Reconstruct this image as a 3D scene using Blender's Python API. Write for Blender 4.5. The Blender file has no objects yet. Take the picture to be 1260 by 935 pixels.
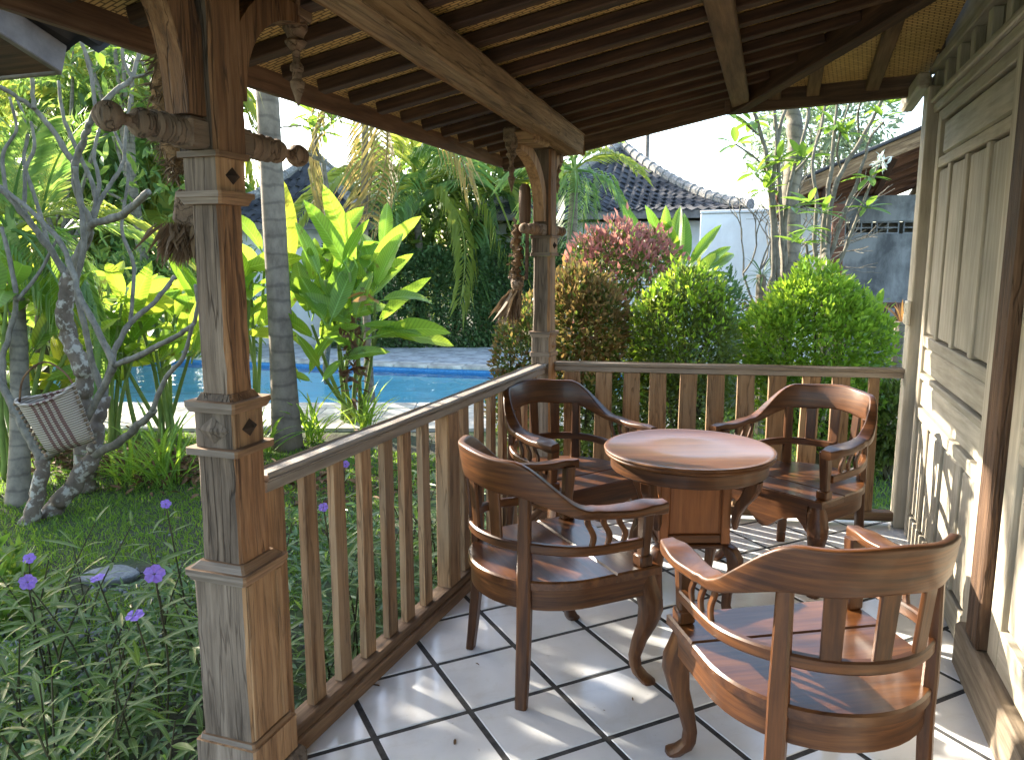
import bpy, math, random
import numpy as np
from mathutils import Matrix, Vector, noise as mnoise

rnd = random.Random(7)
rng = np.random.default_rng(7)
PI = math.pi
S = bpy.context.scene
COL = S.collection

# ------------------------------------------------------------------ camera
F_PX, PITCH, YAW, EYE = 945.0, math.radians(9.14), math.radians(18.7), 1.5
cam_d = bpy.data.cameras.new('camera')
cam = bpy.data.objects.new('camera', cam_d)
COL.objects.link(cam)
cam.location = (0, 0, EYE)
cam.rotation_euler = (PI / 2 - PITCH, 0, YAW)
cam_d.sensor_fit = 'HORIZONTAL'
cam_d.sensor_width = 36.0
cam_d.lens = 36.0 * F_PX / 1260.0
cam_d.clip_start = 0.05
cam_d.clip_end = 2000
S.camera = cam

# ------------------------------------------------------------------ light
SUN_AZ, SUN_EL = math.radians(-70), math.radians(26)      # azimuth from +Y, clockwise positive
w = bpy.data.worlds.new('World')
S.world = w
w.use_nodes = True
nt = w.node_tree
bg = nt.nodes['Background']
sky = nt.nodes.new('ShaderNodeTexSky')
sky.sky_type = 'NISHITA'
sky.sun_disc = False
sky.sun_elevation = SUN_EL
sky.sun_rotation = SUN_AZ % (2 * PI)
sky.air_density = 1.0
sky.dust_density = 1.5
sky.ozone_density = 0.5
nt.links.new(sky.outputs[0], bg.inputs[0])
bg.inputs[1].default_value = 0.15
sd = bpy.data.lights.new('sun', 'SUN')
sd.energy = 3.7
sd.angle = math.radians(0.5)
sd.color = (1.0, 0.90, 0.74)
sun = bpy.data.objects.new('sun', sd)
COL.objects.link(sun)
to_sun = Vector((math.sin(SUN_AZ) * math.cos(SUN_EL), math.cos(SUN_AZ) * math.cos(SUN_EL), math.sin(SUN_EL)))
sun.rotation_euler = to_sun.to_track_quat('Z', 'Y').to_euler()
S.view_settings.view_transform = 'Standard'
S.view_settings.look = 'None'
S.view_settings.exposure = 2.55
S.view_settings.gamma = 1.0
S.cycles.use_denoising = True
S.cycles.max_bounces = 10
S.cycles.diffuse_bounces = 5
S.cycles.glossy_bounces = 4
S.cycles.transmission_bounces = 8
S.cycles.transparent_max_bounces = 12
S.cycles.sample_clamp_indirect = 8

# ------------------------------------------------------------------ camera maths for placing far things
_fw = np.array([-math.sin(YAW) * math.cos(PITCH), math.cos(YAW) * math.cos(PITCH), -math.sin(PITCH)])
_rt = np.array([math.cos(YAW), math.sin(YAW), 0.0])
_up = np.cross(_rt, _fw)


def W(u, v, d):
    """point on the sight line of photo pixel (u, v) at depth d metres"""
    r = _fw + _rt * (u - 630) / F_PX - _up * (v - 467.5) / F_PX
    return np.array([0, 0, EYE]) + r * d


def onz(u, v, z):
    r = _fw + _rt * (u - 630) / F_PX - _up * (v - 467.5) / F_PX
    return np.array([0, 0, EYE]) + r * ((z - EYE) / r[2])


# ------------------------------------------------------------------ materials
class NT:
    def __init__(s, name):
        s.m = bpy.data.materials.new(name)
        s.m.use_nodes = True
        s.t = s.m.node_tree
        s.p = s.t.nodes['Principled BSDF']
        s.out = s.t.nodes['Material Output']

    def n(s, typ, **kw):
        nd = s.t.nodes.new('ShaderNode' + typ)
        for k, v in kw.items():
            setattr(nd, k, v)
        return nd

    def set(s, sock, v):
        if hasattr(v, 'is_linked') or hasattr(v, 'links'):
            s.t.links.new(v, sock)
        else:
            sock.default_value = v

    def math(s, op, a, b=0.0, c=None):
        nd = s.n('Math', operation=op)
        s.set(nd.inputs[0], a)
        s.set(nd.inputs[1], b)
        if c is not None:
            s.set(nd.inputs[2], c)
        return nd.outputs[0]

    def mix(s, f, a, b, mode='MIX'):
        nd = s.n('MixRGB', blend_type=mode)
        s.set(nd.inputs[0], f)
        s.set(nd.inputs[1], a if not isinstance(a, tuple) else (*a[:3], 1))
        s.set(nd.inputs[2], b if not isinstance(b, tuple) else (*b[:3], 1))
        return nd.outputs[0]

    def ramp(s, f, stops):
        nd = s.n('ValToRGB')
        e = nd.color_ramp.elements
        while len(e) < len(stops):
            e.new(0.5)
        for i, (p, c) in enumerate(stops):
            e[i].position = p
            e[i].color = (*c, 1) if isinstance(c, tuple) else (c, c, c, 1)
        s.set(nd.inputs[0], f)
        return nd.outputs[0]

    def coords(s, scale=(1, 1, 1), rand=True, kind='Object', rot=(0, 0, 0)):
        tc = s.n('TexCoord')
        src = tc.outputs[kind]
        if rand:
            oi = s.n('ObjectInfo')
            v = s.n('VectorMath', operation='ADD')
            s.t.links.new(src, v.inputs[0])
            cm = s.n('CombineXYZ')
            r = s.math('MULTIPLY', oi.outputs['Random'], 37.0)
            for i in range(3):
                s.t.links.new(r, cm.inputs[i])
            s.t.links.new(cm.outputs[0], v.inputs[1])
            src = v.outputs[0]
        mp = s.n('Mapping')
        s.t.links.new(src, mp.inputs[0])
        mp.inputs['Scale'].default_value = scale
        mp.inputs['Rotation'].default_value = rot
        return mp.outputs[0]

    def noise(s, vec, scale=5, detail=4, rough=0.55, dist=0.0):
        nd = s.n('TexNoise')
        s.t.links.new(vec, nd.inputs['Vector'])
        nd.inputs['Scale'].default_value = scale
        nd.inputs['Detail'].default_value = detail
        nd.inputs['Roughness'].default_value = rough
        nd.inputs['Distortion'].default_value = dist
        return nd.outputs[0]

    def bump(s, h, strength=0.3, dist=0.01):
        nd = s.n('Bump')
        s.set(nd.inputs['Height'], h)
        nd.inputs['Strength'].default_value = strength
        nd.inputs['Distance'].default_value = dist
        s.t.links.new(nd.outputs[0], s.p.inputs['Normal'])
        return nd

    def base(s, c):
        s.set(s.p.inputs['Base Color'], c if not isinstance(c, tuple) else (*c, 1))

    def rough(s, r):
        s.set(s.p.inputs['Roughness'], r)


def wood(name, dark, mid, light, axis='x', rough=0.6, bump=0.35, crack=0.5, fine=1.0, coat=0.0, grey=None, spec=0.4, fissure=0.0):
    k = NT(name)
    sc = {'x': (1.2, 16, 16), 'y': (16, 1.2, 16), 'z': (16, 16, 1.2), 'h': (1.6, 1.6, 30)}[axis]
    sc = tuple(c * fine for c in sc)
    v = k.coords(sc)
    a = k.noise(v, 2.2, 6, 0.62, 0.25)
    v2 = k.coords(tuple(c * 2.6 if c > 2 * fine else c * 1.4 for c in sc))
    b = k.noise(v2, 3.0, 5, 0.7)
    big = k.noise(k.coords((1, 1, 1)), 3.5, 3, 0.5)
    c = k.ramp(a, [(0.28, dark), (0.5, mid), (0.74, light)])
    br = k.ramp(b, [(0.30, 0.42), (0.48, 1.0), (0.8, 1.12)])
    c = k.mix(crack, c, br, 'MULTIPLY')
    c = k.mix(0.55, c, k.ramp(big, [(0.25, 0.62), (0.75, 1.25)]), 'MULTIPLY')
    if grey:
        g = k.ramp(k.noise(k.coords((1, 1, 1)), 2.3, 5, 0.6), [(0.42, 0.0), (0.62, 1.0)])
        c = k.mix(k.math('MULTIPLY', g, 0.75), c, k.mix(a, tuple(x * 0.55 for x in grey), grey))
    fz = None
    if fissure:
        fs = {'x': (1.6, 26, 26), 'y': (26, 1.6, 26), 'z': (26, 26, 1.6), 'h': (2, 2, 20)}[axis]
        fn = k.noise(k.coords(fs), 1.0, 3, 0.5, 0.15)
        fz = k.ramp(k.math('ABSOLUTE', k.math('SUBTRACT', fn, 0.5)), [(0.003, 0.0), (0.022, 1.0)])
        c = k.mix(fissure * 0.75, c, k.mix(fz, (0.16, 0.12, 0.09), (1.0, 1.0, 1.0)), 'MULTIPLY')
    oi = k.n('ObjectInfo')
    hv = k.n('HueSaturation')
    k.set(hv.inputs['Color'], c)
    k.set(hv.inputs['Value'], k.math('MULTIPLY_ADD', oi.outputs['Random'], 0.34, 0.83))
    k.base(hv.outputs[0])
    k.rough(k.math('MULTIPLY_ADD', b, 0.25, rough - 0.12))
    k.p.inputs['Specular IOR Level'].default_value = spec
    if coat:
        k.p.inputs['Coat Weight'].default_value = coat
        k.p.inputs['Coat Roughness'].default_value = 0.16
    h = k.math('ADD', k.math('MULTIPLY', b, 1.0), k.math('MULTIPLY', a, 0.6))
    if fz is not None:
        h = k.math('ADD', h, k.math('MULTIPLY', fz, 1.6))
    k.bump(h, bump, 0.006)
    return k.m


def leafmat(name, c1, c2, trans, tf=0.4, rough=0.45, by='island', spot=None, spec=0.35):
    k = NT(name)
    if by == 'island':
        g = k.n('NewGeometry')
        r = g.outputs['Random Per Island']
    else:
        r = k.n('ObjectInfo').outputs['Random']
    c = k.mix(r, c1, c2)
    nz = k.noise(k.coords((1, 1, 1), rand=False), 3.0, 3, 0.6)
    c = k.mix(0.5, c, k.ramp(nz, [(0.3, 0.6), (0.7, 1.3)]), 'MULTIPLY')
    if by != 'island':
        vv = k.coords((1.0, 22, 1.0), rand=True)
        st = k.noise(vv, 3.0, 3, 0.5)
        c = k.mix(0.35, c, k.ramp(st, [(0.35, 0.6), (0.65, 1.2)]), 'MULTIPLY')
        tcl = k.n('TexCoord')
        sx = k.n('SeparateXYZ')
        k.t.links.new(tcl.outputs['Object'], sx.inputs[0])
        ay = k.math('ABSOLUTE', sx.outputs[1])
        ph = k.math('MULTIPLY', k.math('SUBTRACT', sx.outputs[0], k.math('MULTIPLY', ay, 0.9)), 150.0)
        vein = k.math('MULTIPLY_ADD', k.math('SINE', ph), 0.5, 0.5)
        c = k.mix(0.4, c, k.ramp(vein, [(0.0, 0.55), (0.5, 1.0), (1.0, 1.1)]), 'MULTIPLY')
        rib = k.math('LESS_THAN', ay, 0.0065)
        c = k.mix(k.math('MULTIPLY', rib, 0.65), c, tuple(min(1, x * 1.7 + 0.08) for x in c2))
        bz = k.ramp(k.noise(k.coords((1, 1, 1)), 5.0, 4, 0.65), [(0.62, 0.0), (0.70, 1.0)])
        c = k.mix(k.math('MULTIPLY', bz, 0.6), c, (0.13, 0.075, 0.025))
        k.bump(k.math('ADD', k.math('MULTIPLY', vein, 0.5), st), 0.2, 0.006)
    if spot:
        sp = k.ramp(k.noise(k.coords((1, 1, 1)), 9.0, 3, 0.6), [(0.64, 0.0), (0.72, 1.0)])
        c = k.mix(k.math('MULTIPLY', sp, 0.7), c, spot)
    k.base(c)
    k.rough(rough)
    k.p.inputs['Specular IOR Level'].default_value = spec
    tr = k.n('BsdfTranslucent')
    tcol = k.mix(k.math('MULTIPLY', r, 0.9), trans, tuple(t * f for t, f in zip(trans, (0.38, 0.6, 0.5))))
    if by != 'island':
        tcol = k.mix(0.5, tcol, k.ramp(vein, [(0.0, 0.55), (0.5, 1.0)]), 'MULTIPLY')
        tcol = k.mix(k.math('MULTIPLY', bz, 0.75), tcol, (0.12, 0.06, 0.02))
    k.set(tr.inputs[0], tcol)
    mx = k.n('MixShader')
    mx.inputs[0].default_value = tf
    k.t.links.new(k.p.outputs[0], mx.inputs[1])
    k.t.links.new(tr.outputs[0], mx.inputs[2])
    k.t.links.new(mx.outputs[0], k.out.inputs[0])
    return k.m


def plain(name, c1, c2, scale=8.0, rough=0.8, bump=0.2, dist=0.01, lo=0.35, hi=0.65, detail=6, spec=0.3):
    k = NT(name)
    a = k.noise(k.coords((1, 1, 1)), scale, detail, 0.6)
    k.base(k.ramp(a, [(lo, c1), (hi, c2)]))
    k.rough(rough)
    k.p.inputs['Specular IOR Level'].default_value = spec
    if bump:
        k.bump(k.noise(k.coords((1, 1, 1)), scale * 4, 5, 0.6), bump, dist)
    return k.m


M = {}
# weathered teak of the carved posts: bleached grey outside, warm inside
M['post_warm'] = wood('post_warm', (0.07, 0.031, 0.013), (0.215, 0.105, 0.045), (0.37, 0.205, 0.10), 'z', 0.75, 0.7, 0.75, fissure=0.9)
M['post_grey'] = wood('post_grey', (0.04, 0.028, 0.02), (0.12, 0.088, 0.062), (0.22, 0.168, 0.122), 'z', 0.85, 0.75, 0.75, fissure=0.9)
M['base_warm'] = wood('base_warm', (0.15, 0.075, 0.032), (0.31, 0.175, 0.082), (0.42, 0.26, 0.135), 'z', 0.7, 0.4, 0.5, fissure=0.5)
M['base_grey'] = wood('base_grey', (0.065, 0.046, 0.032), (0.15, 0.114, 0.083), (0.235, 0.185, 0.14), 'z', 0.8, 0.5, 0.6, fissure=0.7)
M['mould_warm'] = wood('mould_warm', (0.09, 0.048, 0.023), (0.23, 0.13, 0.065), (0.36, 0.22, 0.12), 'h', 0.75, 0.3, 0.4)
M['mould_grey'] = wood('mould_grey', (0.085, 0.063, 0.046), (0.17, 0.135, 0.105), (0.26, 0.215, 0.17), 'h', 0.8, 0.3, 0.4)
M['carved'] = wood('carved', (0.07, 0.038, 0.02), (0.2, 0.118, 0.066), (0.34, 0.23, 0.145), 'y', 0.8, 0.7, 0.75, grey=(0.26, 0.205, 0.15), fissure=0.8)
M['carved_dark'] = wood('carved_dark', (0.035, 0.02, 0.012), (0.1, 0.055, 0.032), (0.18, 0.11, 0.065), 'z', 0.8, 0.6, 0.7)
M['slot'] = plain('slot', (0.02, 0.012, 0.008), (0.05, 0.03, 0.018), 20, 0.9)
M['rail_cap'] = wood('rail_cap', (0.14, 0.105, 0.08), (0.29, 0.235, 0.18), (0.42, 0.35, 0.28), 'x', 0.6, 0.3, 0.5, grey=(0.4, 0.35, 0.3))
M['baluster'] = wood('baluster', (0.14, 0.07, 0.03), (0.29, 0.165, 0.078), (0.44, 0.275, 0.145), 'z', 0.75, 0.5, 0.7, grey=(0.34, 0.235, 0.14), fissure=0.6)
M['rail_low'] = wood('rail_low', (0.06, 0.035, 0.02), (0.17, 0.1, 0.055), (0.28, 0.18, 0.1), 'x', 0.75, 0.4, 0.6)
M['beam'] = wood('beam', (0.13, 0.073, 0.034), (0.27, 0.165, 0.082), (0.42, 0.285, 0.155), 'x', 0.75, 0.6, 0.6, fissure=0.6)
M['rafter'] = wood('rafter', (0.018, 0.009, 0.006), (0.062, 0.03, 0.017), (0.13, 0.07, 0.038), 'x', 0.7, 0.35, 0.5)
M['rafter_pale'] = wood('rafter_pale', (0.07, 0.036, 0.018), (0.16, 0.09, 0.045), (0.25, 0.15, 0.08), 'x', 0.7, 0.35, 0.5)
M['roof_wood'] = wood('roof_wood', (0.03, 0.018, 0.012), (0.09, 0.053, 0.031), (0.16, 0.1, 0.062), 'x', 0.75, 0.4, 0.5)
M['fascia'] = wood('fascia', (0.06, 0.03, 0.018), (0.15, 0.08, 0.046), (0.24, 0.14, 0.085), 'x', 0.7, 0.35, 0.5)
teak = dict(rough=0.42, bump=0.06, crack=0.25, coat=0.12, spec=0.4)
for ax in 'xyzh':
    M['teak_' + ax] = wood('teak_' + ax, (0.023, 0.0074, 0.0026), (0.076, 0.0265, 0.0072), (0.155, 0.059, 0.0165), ax, **teak)
M['teak_seat'] = wood('teak_seat', (0.034, 0.011, 0.0038), (0.086, 0.0305, 0.009), (0.152, 0.061, 0.018), 'x', 0.34, 0.03, 0.22, coat=0.28, spec=0.45)
M['teak_top'] = wood('teak_top', (0.07, 0.025, 0.0075), (0.11, 0.043, 0.0135), (0.16, 0.068, 0.0225), 'x', 0.55, 0.015, 0.3, fine=0.6, coat=0.45, spec=0.2)
M['teak_panel'] = wood('teak_panel', (0.16, 0.052, 0.015), (0.235, 0.083, 0.024), (0.30, 0.115, 0.036), 'z', 0.45, 0.08, 0.25, coat=0.2)
for ax in 'xyz':
    M['wash_' + ax] = wood('wash_' + ax, (0.29, 0.255, 0.195), (0.405, 0.365, 0.29), (0.51, 0.465, 0.38), ax, 0.75, 0.2, 0.16)
M['brown_post'] = wood('brown_post', (0.04, 0.019, 0.01), (0.095, 0.05, 0.026), (0.17, 0.1, 0.055), 'z', 0.7, 0.6, 0.6, fissure=0.7)
M['sill'] = wood('sill', (0.1, 0.075, 0.052), (0.2, 0.155, 0.11), (0.32, 0.26, 0.19), 'y', 0.75, 0.5, 0.6)
M['vent_dark'] = plain('vent_dark', (0.09, 0.08, 0.062), (0.16, 0.14, 0.11), 12, 0.8)
M['plastic'] = plain('plastic', (0.62, 0.57, 0.47), (0.68, 0.63, 0.53), 3, 0.4, 0.0)


def mat_tile():
    k = NT('tile_white')
    v = k.coords((1, 1, 1))
    a = k.noise(v, 2.5, 5, 0.6, 0.4)
    c = k.ramp(a, [(0.3, (0.63, 0.645, 0.67)), (0.55, (0.725, 0.735, 0.745)), (0.8, (0.78, 0.78, 0.78))])
    d = k.ramp(k.noise(v, 38, 4, 0.7), [(0.66, 0.0), (0.74, 1.0)])
    c = k.mix(k.math('MULTIPLY', d, 0.45), c, (0.36, 0.33, 0.28))
    w1 = k.coords((1, 1, 1), rand=False, kind='Object')
    gr = k.ramp(k.noise(w1, 6.5, 6, 0.7, 0.8), [(0.52, 0.0), (0.75, 1.0)])
    c = k.mix(k.math('MULTIPLY', gr, 0.30), c, (0.42, 0.38, 0.31))
    k.base(c)
    k.rough(k.ramp(k.noise(v, 4, 4, 0.6), [(0.3, 0.10), (0.7, 0.24)]))
    k.p.inputs['Specular IOR Level'].default_value = 0.5
    k.bump(k.noise(v, 2.2, 2, 0.5), 0.05, 0.02)
    return k.m


def mat_mat():
    """woven split bamboo ceiling"""
    k = NT('woven_mat')
    v = k.coords((1, 1, 1), rand=False, rot=(0, 0, 0.12))
    br = k.n('TexBrick')
    k.t.links.new(v, br.inputs[0])
    br.offset = 0.5
    br.inputs['Color1'].default_value = (0.74, 0.50, 0.19, 1)
    br.inputs['Color2'].default_value = (0.60, 0.385, 0.135, 1)
    br.inputs['Mortar'].default_value = (0.14, 0.075, 0.022, 1)
    br.inputs['Scale'].default_value = 17
    br.inputs['Mortar Size'].default_value = 0.05
    br.inputs['Brick Width'].default_value = 0.75
    br.inputs['Row Height'].default_value = 0.3
    n2 = k.noise(k.coords((1, 1, 1), rand=False), 2.5, 4, 0.6)
    k.base(k.mix(0.6, br.outputs[0], k.ramp(n2, [(0.3, 0.55), (0.7, 1.15)]), 'MULTIPLY'))
    k.rough(0.6)
    k.bump(br.outputs['Fac'], -0.4, 0.006)
    return k.m


def mat_water():
    k = NT('pool_water')
    v = k.coords((1, 1, 1), rand=False)
    h = k.noise(v, 1.6, 3, 0.5, 0.8)
    fr = k.n('Fresnel')
    fr.inputs[0].default_value = 1.33
    b = k.n('Bump')
    k.set(b.inputs['Height'], h)
    b.inputs['Strength'].default_value = 0.12
    b.inputs['Distance'].default_value = 0.25
    k.t.links.new(b.outputs[0], fr.inputs['Normal'])
    t = k.n('BsdfTransparent')
    t.inputs[0].default_value = (0.82, 0.96, 0.99, 1)
    g = k.n('BsdfGlossy')
    g.inputs['Roughness'].default_value = 0.03
    k.t.links.new(b.outputs[0], g.inputs['Normal'])
    mx = k.n('MixShader')
    k.t.links.new(fr.outputs[0], mx.inputs[0])
    k.t.links.new(t.outputs[0], mx.inputs[1])
    k.t.links.new(g.outputs[0], mx.inputs[2])
    k.t.links.new(mx.outputs[0], k.out.inputs[0])
    return k.m


def mat_pool_tile():
    k = NT('pool_tile')
    v = k.coords((1, 1, 1), rand=False)
    n1 = k.noise(v, 0.7, 4, 0.6, 1.0)
    k.base(k.ramp(n1, [(0.35, (0.52, 0.88, 0.95)), (0.55, (0.66, 0.92, 0.96)), (0.7, (0.85, 0.96, 0.97))]))
    k.rough(0.4)
    return k.m


def mat_ground():
    k = NT('ground_soil')
    v = k.coords((1, 1, 1), rand=False)
    a = k.noise(v, 0.9, 5, 0.6)
    b = k.noise(v, 14, 5, 0.65)
    c = k.mix(k.ramp(a, [(0.4, 0.0), (0.6, 1.0)]), (0.045, 0.04, 0.026), (0.05, 0.085, 0.018))
    c = k.mix(0.7, c, k.ramp(b, [(0.3, 0.5), (0.7, 1.4)]), 'MULTIPLY')
    k.base(c)
    k.rough(0.95)
    k.bump(b, 0.7, 0.05)
    return k.m


def mat_stained(name, base, dark, scale=1.5):
    k = NT(name)
    v = k.coords((1, 1, 1), rand=False)
    a = k.noise(v, scale, 7, 0.65, 0.5)
    b = k.noise(k.coords((1, 1, 0.35), rand=False), scale * 2.2, 6, 0.65)
    c = k.mix(k.ramp(k.math('MULTIPLY', a, b), [(0.16, 1.0), (0.33, 0.0)]), base, dark)
    k.base(c)
    k.rough(0.9)
    k.bump(k.noise(v, 30, 4, 0.6), 0.15, 0.01)
    return k.m


def mat_trunk(name, c1, c2, ring=0.0, scale=9, lichen=None):
    k = NT(name)
    a = k.noise(k.coords((1, 1, 0.6), rand=False), scale, 6, 0.65)
    c = k.ramp(a, [(0.3, c1), (0.65, c2)])
    if ring:
        wv = k.n('TexWave', bands_direction='Z')
        k.t.links.new(k.coords((1, 1, 1), rand=False), wv.inputs[0])
        wv.inputs['Scale'].default_value = ring
        wv.inputs['Distortion'].default_value = 3.6
        wv.inputs['Detail'].default_value = 3
        wv.inputs['Detail Scale'].default_value = 1.5
        c = k.mix(0.6, c, k.ramp(wv.outputs[0], [(0.0, 0.45), (0.16, 1.0), (1.0, 1.1)]), 'MULTIPLY')
    if lichen:
        l = k.ramp(k.noise(k.coords((1, 1, 1), rand=False), 16, 5, 0.6), [(0.52, 0.0), (0.6, 1.0)])
        c = k.mix(k.math('MULTIPLY', l, 0.8), c, lichen)
    k.base(c)
    k.rough(0.85)
    k.bump(a, 0.4, 0.012)
    return k.m


M['tile'] = mat_tile()
M['grout'] = plain('grout', (0.035, 0.036, 0.038), (0.075, 0.075, 0.075), 30, 0.85)
M['mat'] = mat_mat()
M['water'] = mat_water()
M['pool_tile'] = mat_pool_tile()
M['pool_band'] = plain('pool_band', (0.05, 0.22, 0.5), (0.09, 0.32, 0.62), 30, 0.4)
M['coping'] = mat_stained('coping', (0.62, 0.58, 0.5), (0.3, 0.28, 0.25), 2)
M['paving'] = mat_stained('paving', (0.52, 0.53, 0.54), (0.27, 0.27, 0.28), 2)
M['ground'] = mat_ground()
M['plaster'] = mat_stained('plaster', (0.78, 0.79, 0.79), (0.62, 0.62, 0.62), 1.0)
M['concrete'] = mat_stained('concrete', (0.27, 0.28, 0.28), (0.09, 0.095, 0.1), 1.6)
M['slate'] = plain('slate', (0.13, 0.14, 0.145), (0.24, 0.25, 0.25), 7, 0.85, 0.4)
M['pebble'] = plain('pebble', (0.1, 0.105, 0.12), (0.3, 0.3, 0.3), 9, 0.8, 0.2)
M['roof_tile'] = plain('roof_tile', (0.022, 0.023, 0.027), (0.075, 0.075, 0.08), 2.5, 0.85, 0.1)
M['ridge'] = plain('ridge', (0.16, 0.15, 0.14), (0.36, 0.34, 0.31), 6, 0.85, 0.3)
M['grey_board'] = plain('grey_board', (0.10, 0.092, 0.085), (0.2, 0.185, 0.17), 6, 0.8)
M['bench'] = wood('bench_wood', (0.03, 0.012, 0.008), (0.085, 0.034, 0.02), (0.13, 0.06, 0.036), 'x', 0.6, 0.2)
M['red_wood'] = wood('red_wood', (0.06, 0.022, 0.012), (0.15, 0.06, 0.03), (0.24, 0.11, 0.06), 'x', 0.7, 0.3)
M['frangi'] = mat_trunk('frangipani_bark', (0.065, 0.056, 0.04), (0.19, 0.17, 0.13), 0, 22)
M['frangi_low'] = mat_trunk('frangipani_bark_low', (0.07, 0.052, 0.036), (0.17, 0.13, 0.095), 0, 12, lichen=(0.4, 0.38, 0.32))
M['areca'] = mat_trunk('areca_bark', (0.085, 0.066, 0.046), (0.2, 0.163, 0.12), 2.0, 7)
M['palm_bark'] = mat_trunk('palm_bark', (0.09, 0.075, 0.055), (0.21, 0.18, 0.13), 3.0, 9)
M['green_stem'] = mat_trunk('green_stem', (0.09, 0.15, 0.03), (0.2, 0.27, 0.06), 0, 6)
M['dark_stem'] = plain('dark_stem', (0.03, 0.028, 0.014), (0.075, 0.07, 0.03), 12, 0.8)
M['dry'] = plain('dry_sheath', (0.07, 0.035, 0.015), (0.2, 0.11, 0.05), 14, 0.85)
M['coir'] = plain('coir', (0.13, 0.07, 0.032), (0.32, 0.2, 0.1), 60, 0.95, 0.8, 0.01)
M['straw'] = leafmat('straw', (0.12, 0.075, 0.045), (0.26, 0.18, 0.11), (0.2, 0.13, 0.08), 0.15, 0.7)
# leaves
M['lf_helic'] = leafmat('leaf_heliconia', (0.06, 0.15, 0.016), (0.15, 0.26, 0.035), (0.52, 0.70, 0.07), 0.45, 0.34, 'object')
M['lf_helic_y'] = leafmat('leaf_heliconia_yellow', (0.30, 0.30, 0.035), (0.34, 0.36, 0.05), (0.85, 0.8, 0.08), 0.5, 0.4, 'object')
M['lf_palm'] = leafmat('leaf_palm', (0.075, 0.155, 0.045), (0.16, 0.26, 0.08), (0.42, 0.58, 0.12), 0.4, 0.38)
M['lf_palm_y'] = leafmat('leaf_palm_yellow', (0.15, 0.21, 0.035), (0.28, 0.3, 0.06), (0.68, 0.68, 0.12), 0.48, 0.4)
M['lf_palm_dry'] = leafmat('leaf_palm_dry', (0.16, 0.11, 0.04), (0.28, 0.21, 0.07), (0.5, 0.38, 0.12), 0.35, 0.6)
M['lf_hedge'] = leafmat('leaf_hedge', (0.04, 0.098, 0.032), (0.16, 0.25, 0.10), (0.22, 0.36, 0.1), 0.28, 0.28)
M['lf_tree'] = leafmat('leaf_tree', (0.03, 0.075, 0.02), (0.09, 0.15, 0.035), (0.28, 0.42, 0.08), 0.35, 0.4)
M['lf_tree_y'] = leafmat('leaf_tree_light', (0.10, 0.17, 0.03), (0.17, 0.24, 0.05), (0.5, 0.62, 0.12), 0.4, 0.4)
M['lf_pink'] = leafmat('leaf_pink', (0.28, 0.08, 0.075), (0.42, 0.19, 0.15), (0.75, 0.3, 0.25), 0.4, 0.35)
M['lf_bronze'] = leafmat('leaf_bronze', (0.14, 0.07, 0.03), (0.22, 0.16, 0.06), (0.5, 0.3, 0.1), 0.35, 0.35)
M['lf_syz'] = leafmat('leaf_syzygium', (0.032, 0.062, 0.014), (0.115, 0.145, 0.03), (0.36, 0.42, 0.07), 0.3, 0.3)
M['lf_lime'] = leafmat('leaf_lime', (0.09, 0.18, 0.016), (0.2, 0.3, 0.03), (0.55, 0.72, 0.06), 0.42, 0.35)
M['lf_limed'] = leafmat('leaf_lime_shade', (0.06, 0.13, 0.014), (0.13, 0.21, 0.025), (0.45, 0.62, 0.06), 0.38, 0.35)  # darker copy of the lime leaf, shade put into the colour
M['lf_orange'] = leafmat('leaf_orange', (0.3, 0.11, 0.04), (0.38, 0.2, 0.08), (0.75, 0.35, 0.12), 0.4, 0.4)
M['lf_red'] = leafmat('leaf_red', (0.25, 0.035, 0.03), (0.32, 0.1, 0.06), (0.7, 0.12, 0.08), 0.4, 0.4)
M['lf_ruellia'] = leafmat('leaf_ruellia', (0.05, 0.105, 0.022), (0.12, 0.19, 0.045), (0.35, 0.52, 0.09), 0.35, 0.3, 'object')
M['lf_frangi'] = leafmat('leaf_frangipani', (0.06, 0.13, 0.025), (0.14, 0.23, 0.04), (0.45, 0.62, 0.08), 0.4, 0.35)
M['lf_spike'] = leafmat('leaf_spike', (0.025, 0.06, 0.02), (0.05, 0.1, 0.03), (0.1, 0.2, 0.05), 0.2, 0.35)
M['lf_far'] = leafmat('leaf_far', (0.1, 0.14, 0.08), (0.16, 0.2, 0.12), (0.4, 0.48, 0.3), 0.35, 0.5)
M['grass'] = leafmat('grass_blade', (0.07, 0.16, 0.016), (0.17, 0.27, 0.035), (0.4, 0.6, 0.05), 0.35, 0.5)
M['flower'] = leafmat('flower_purple', (0.26, 0.14, 0.6), (0.36, 0.22, 0.7), (0.4, 0.25, 0.8), 0.35, 0.5)
M['flower_white'] = leafmat('flower_white', (0.72, 0.7, 0.62), (0.8, 0.79, 0.72), (0.8, 0.78, 0.7), 0.35, 0.5)


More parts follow.
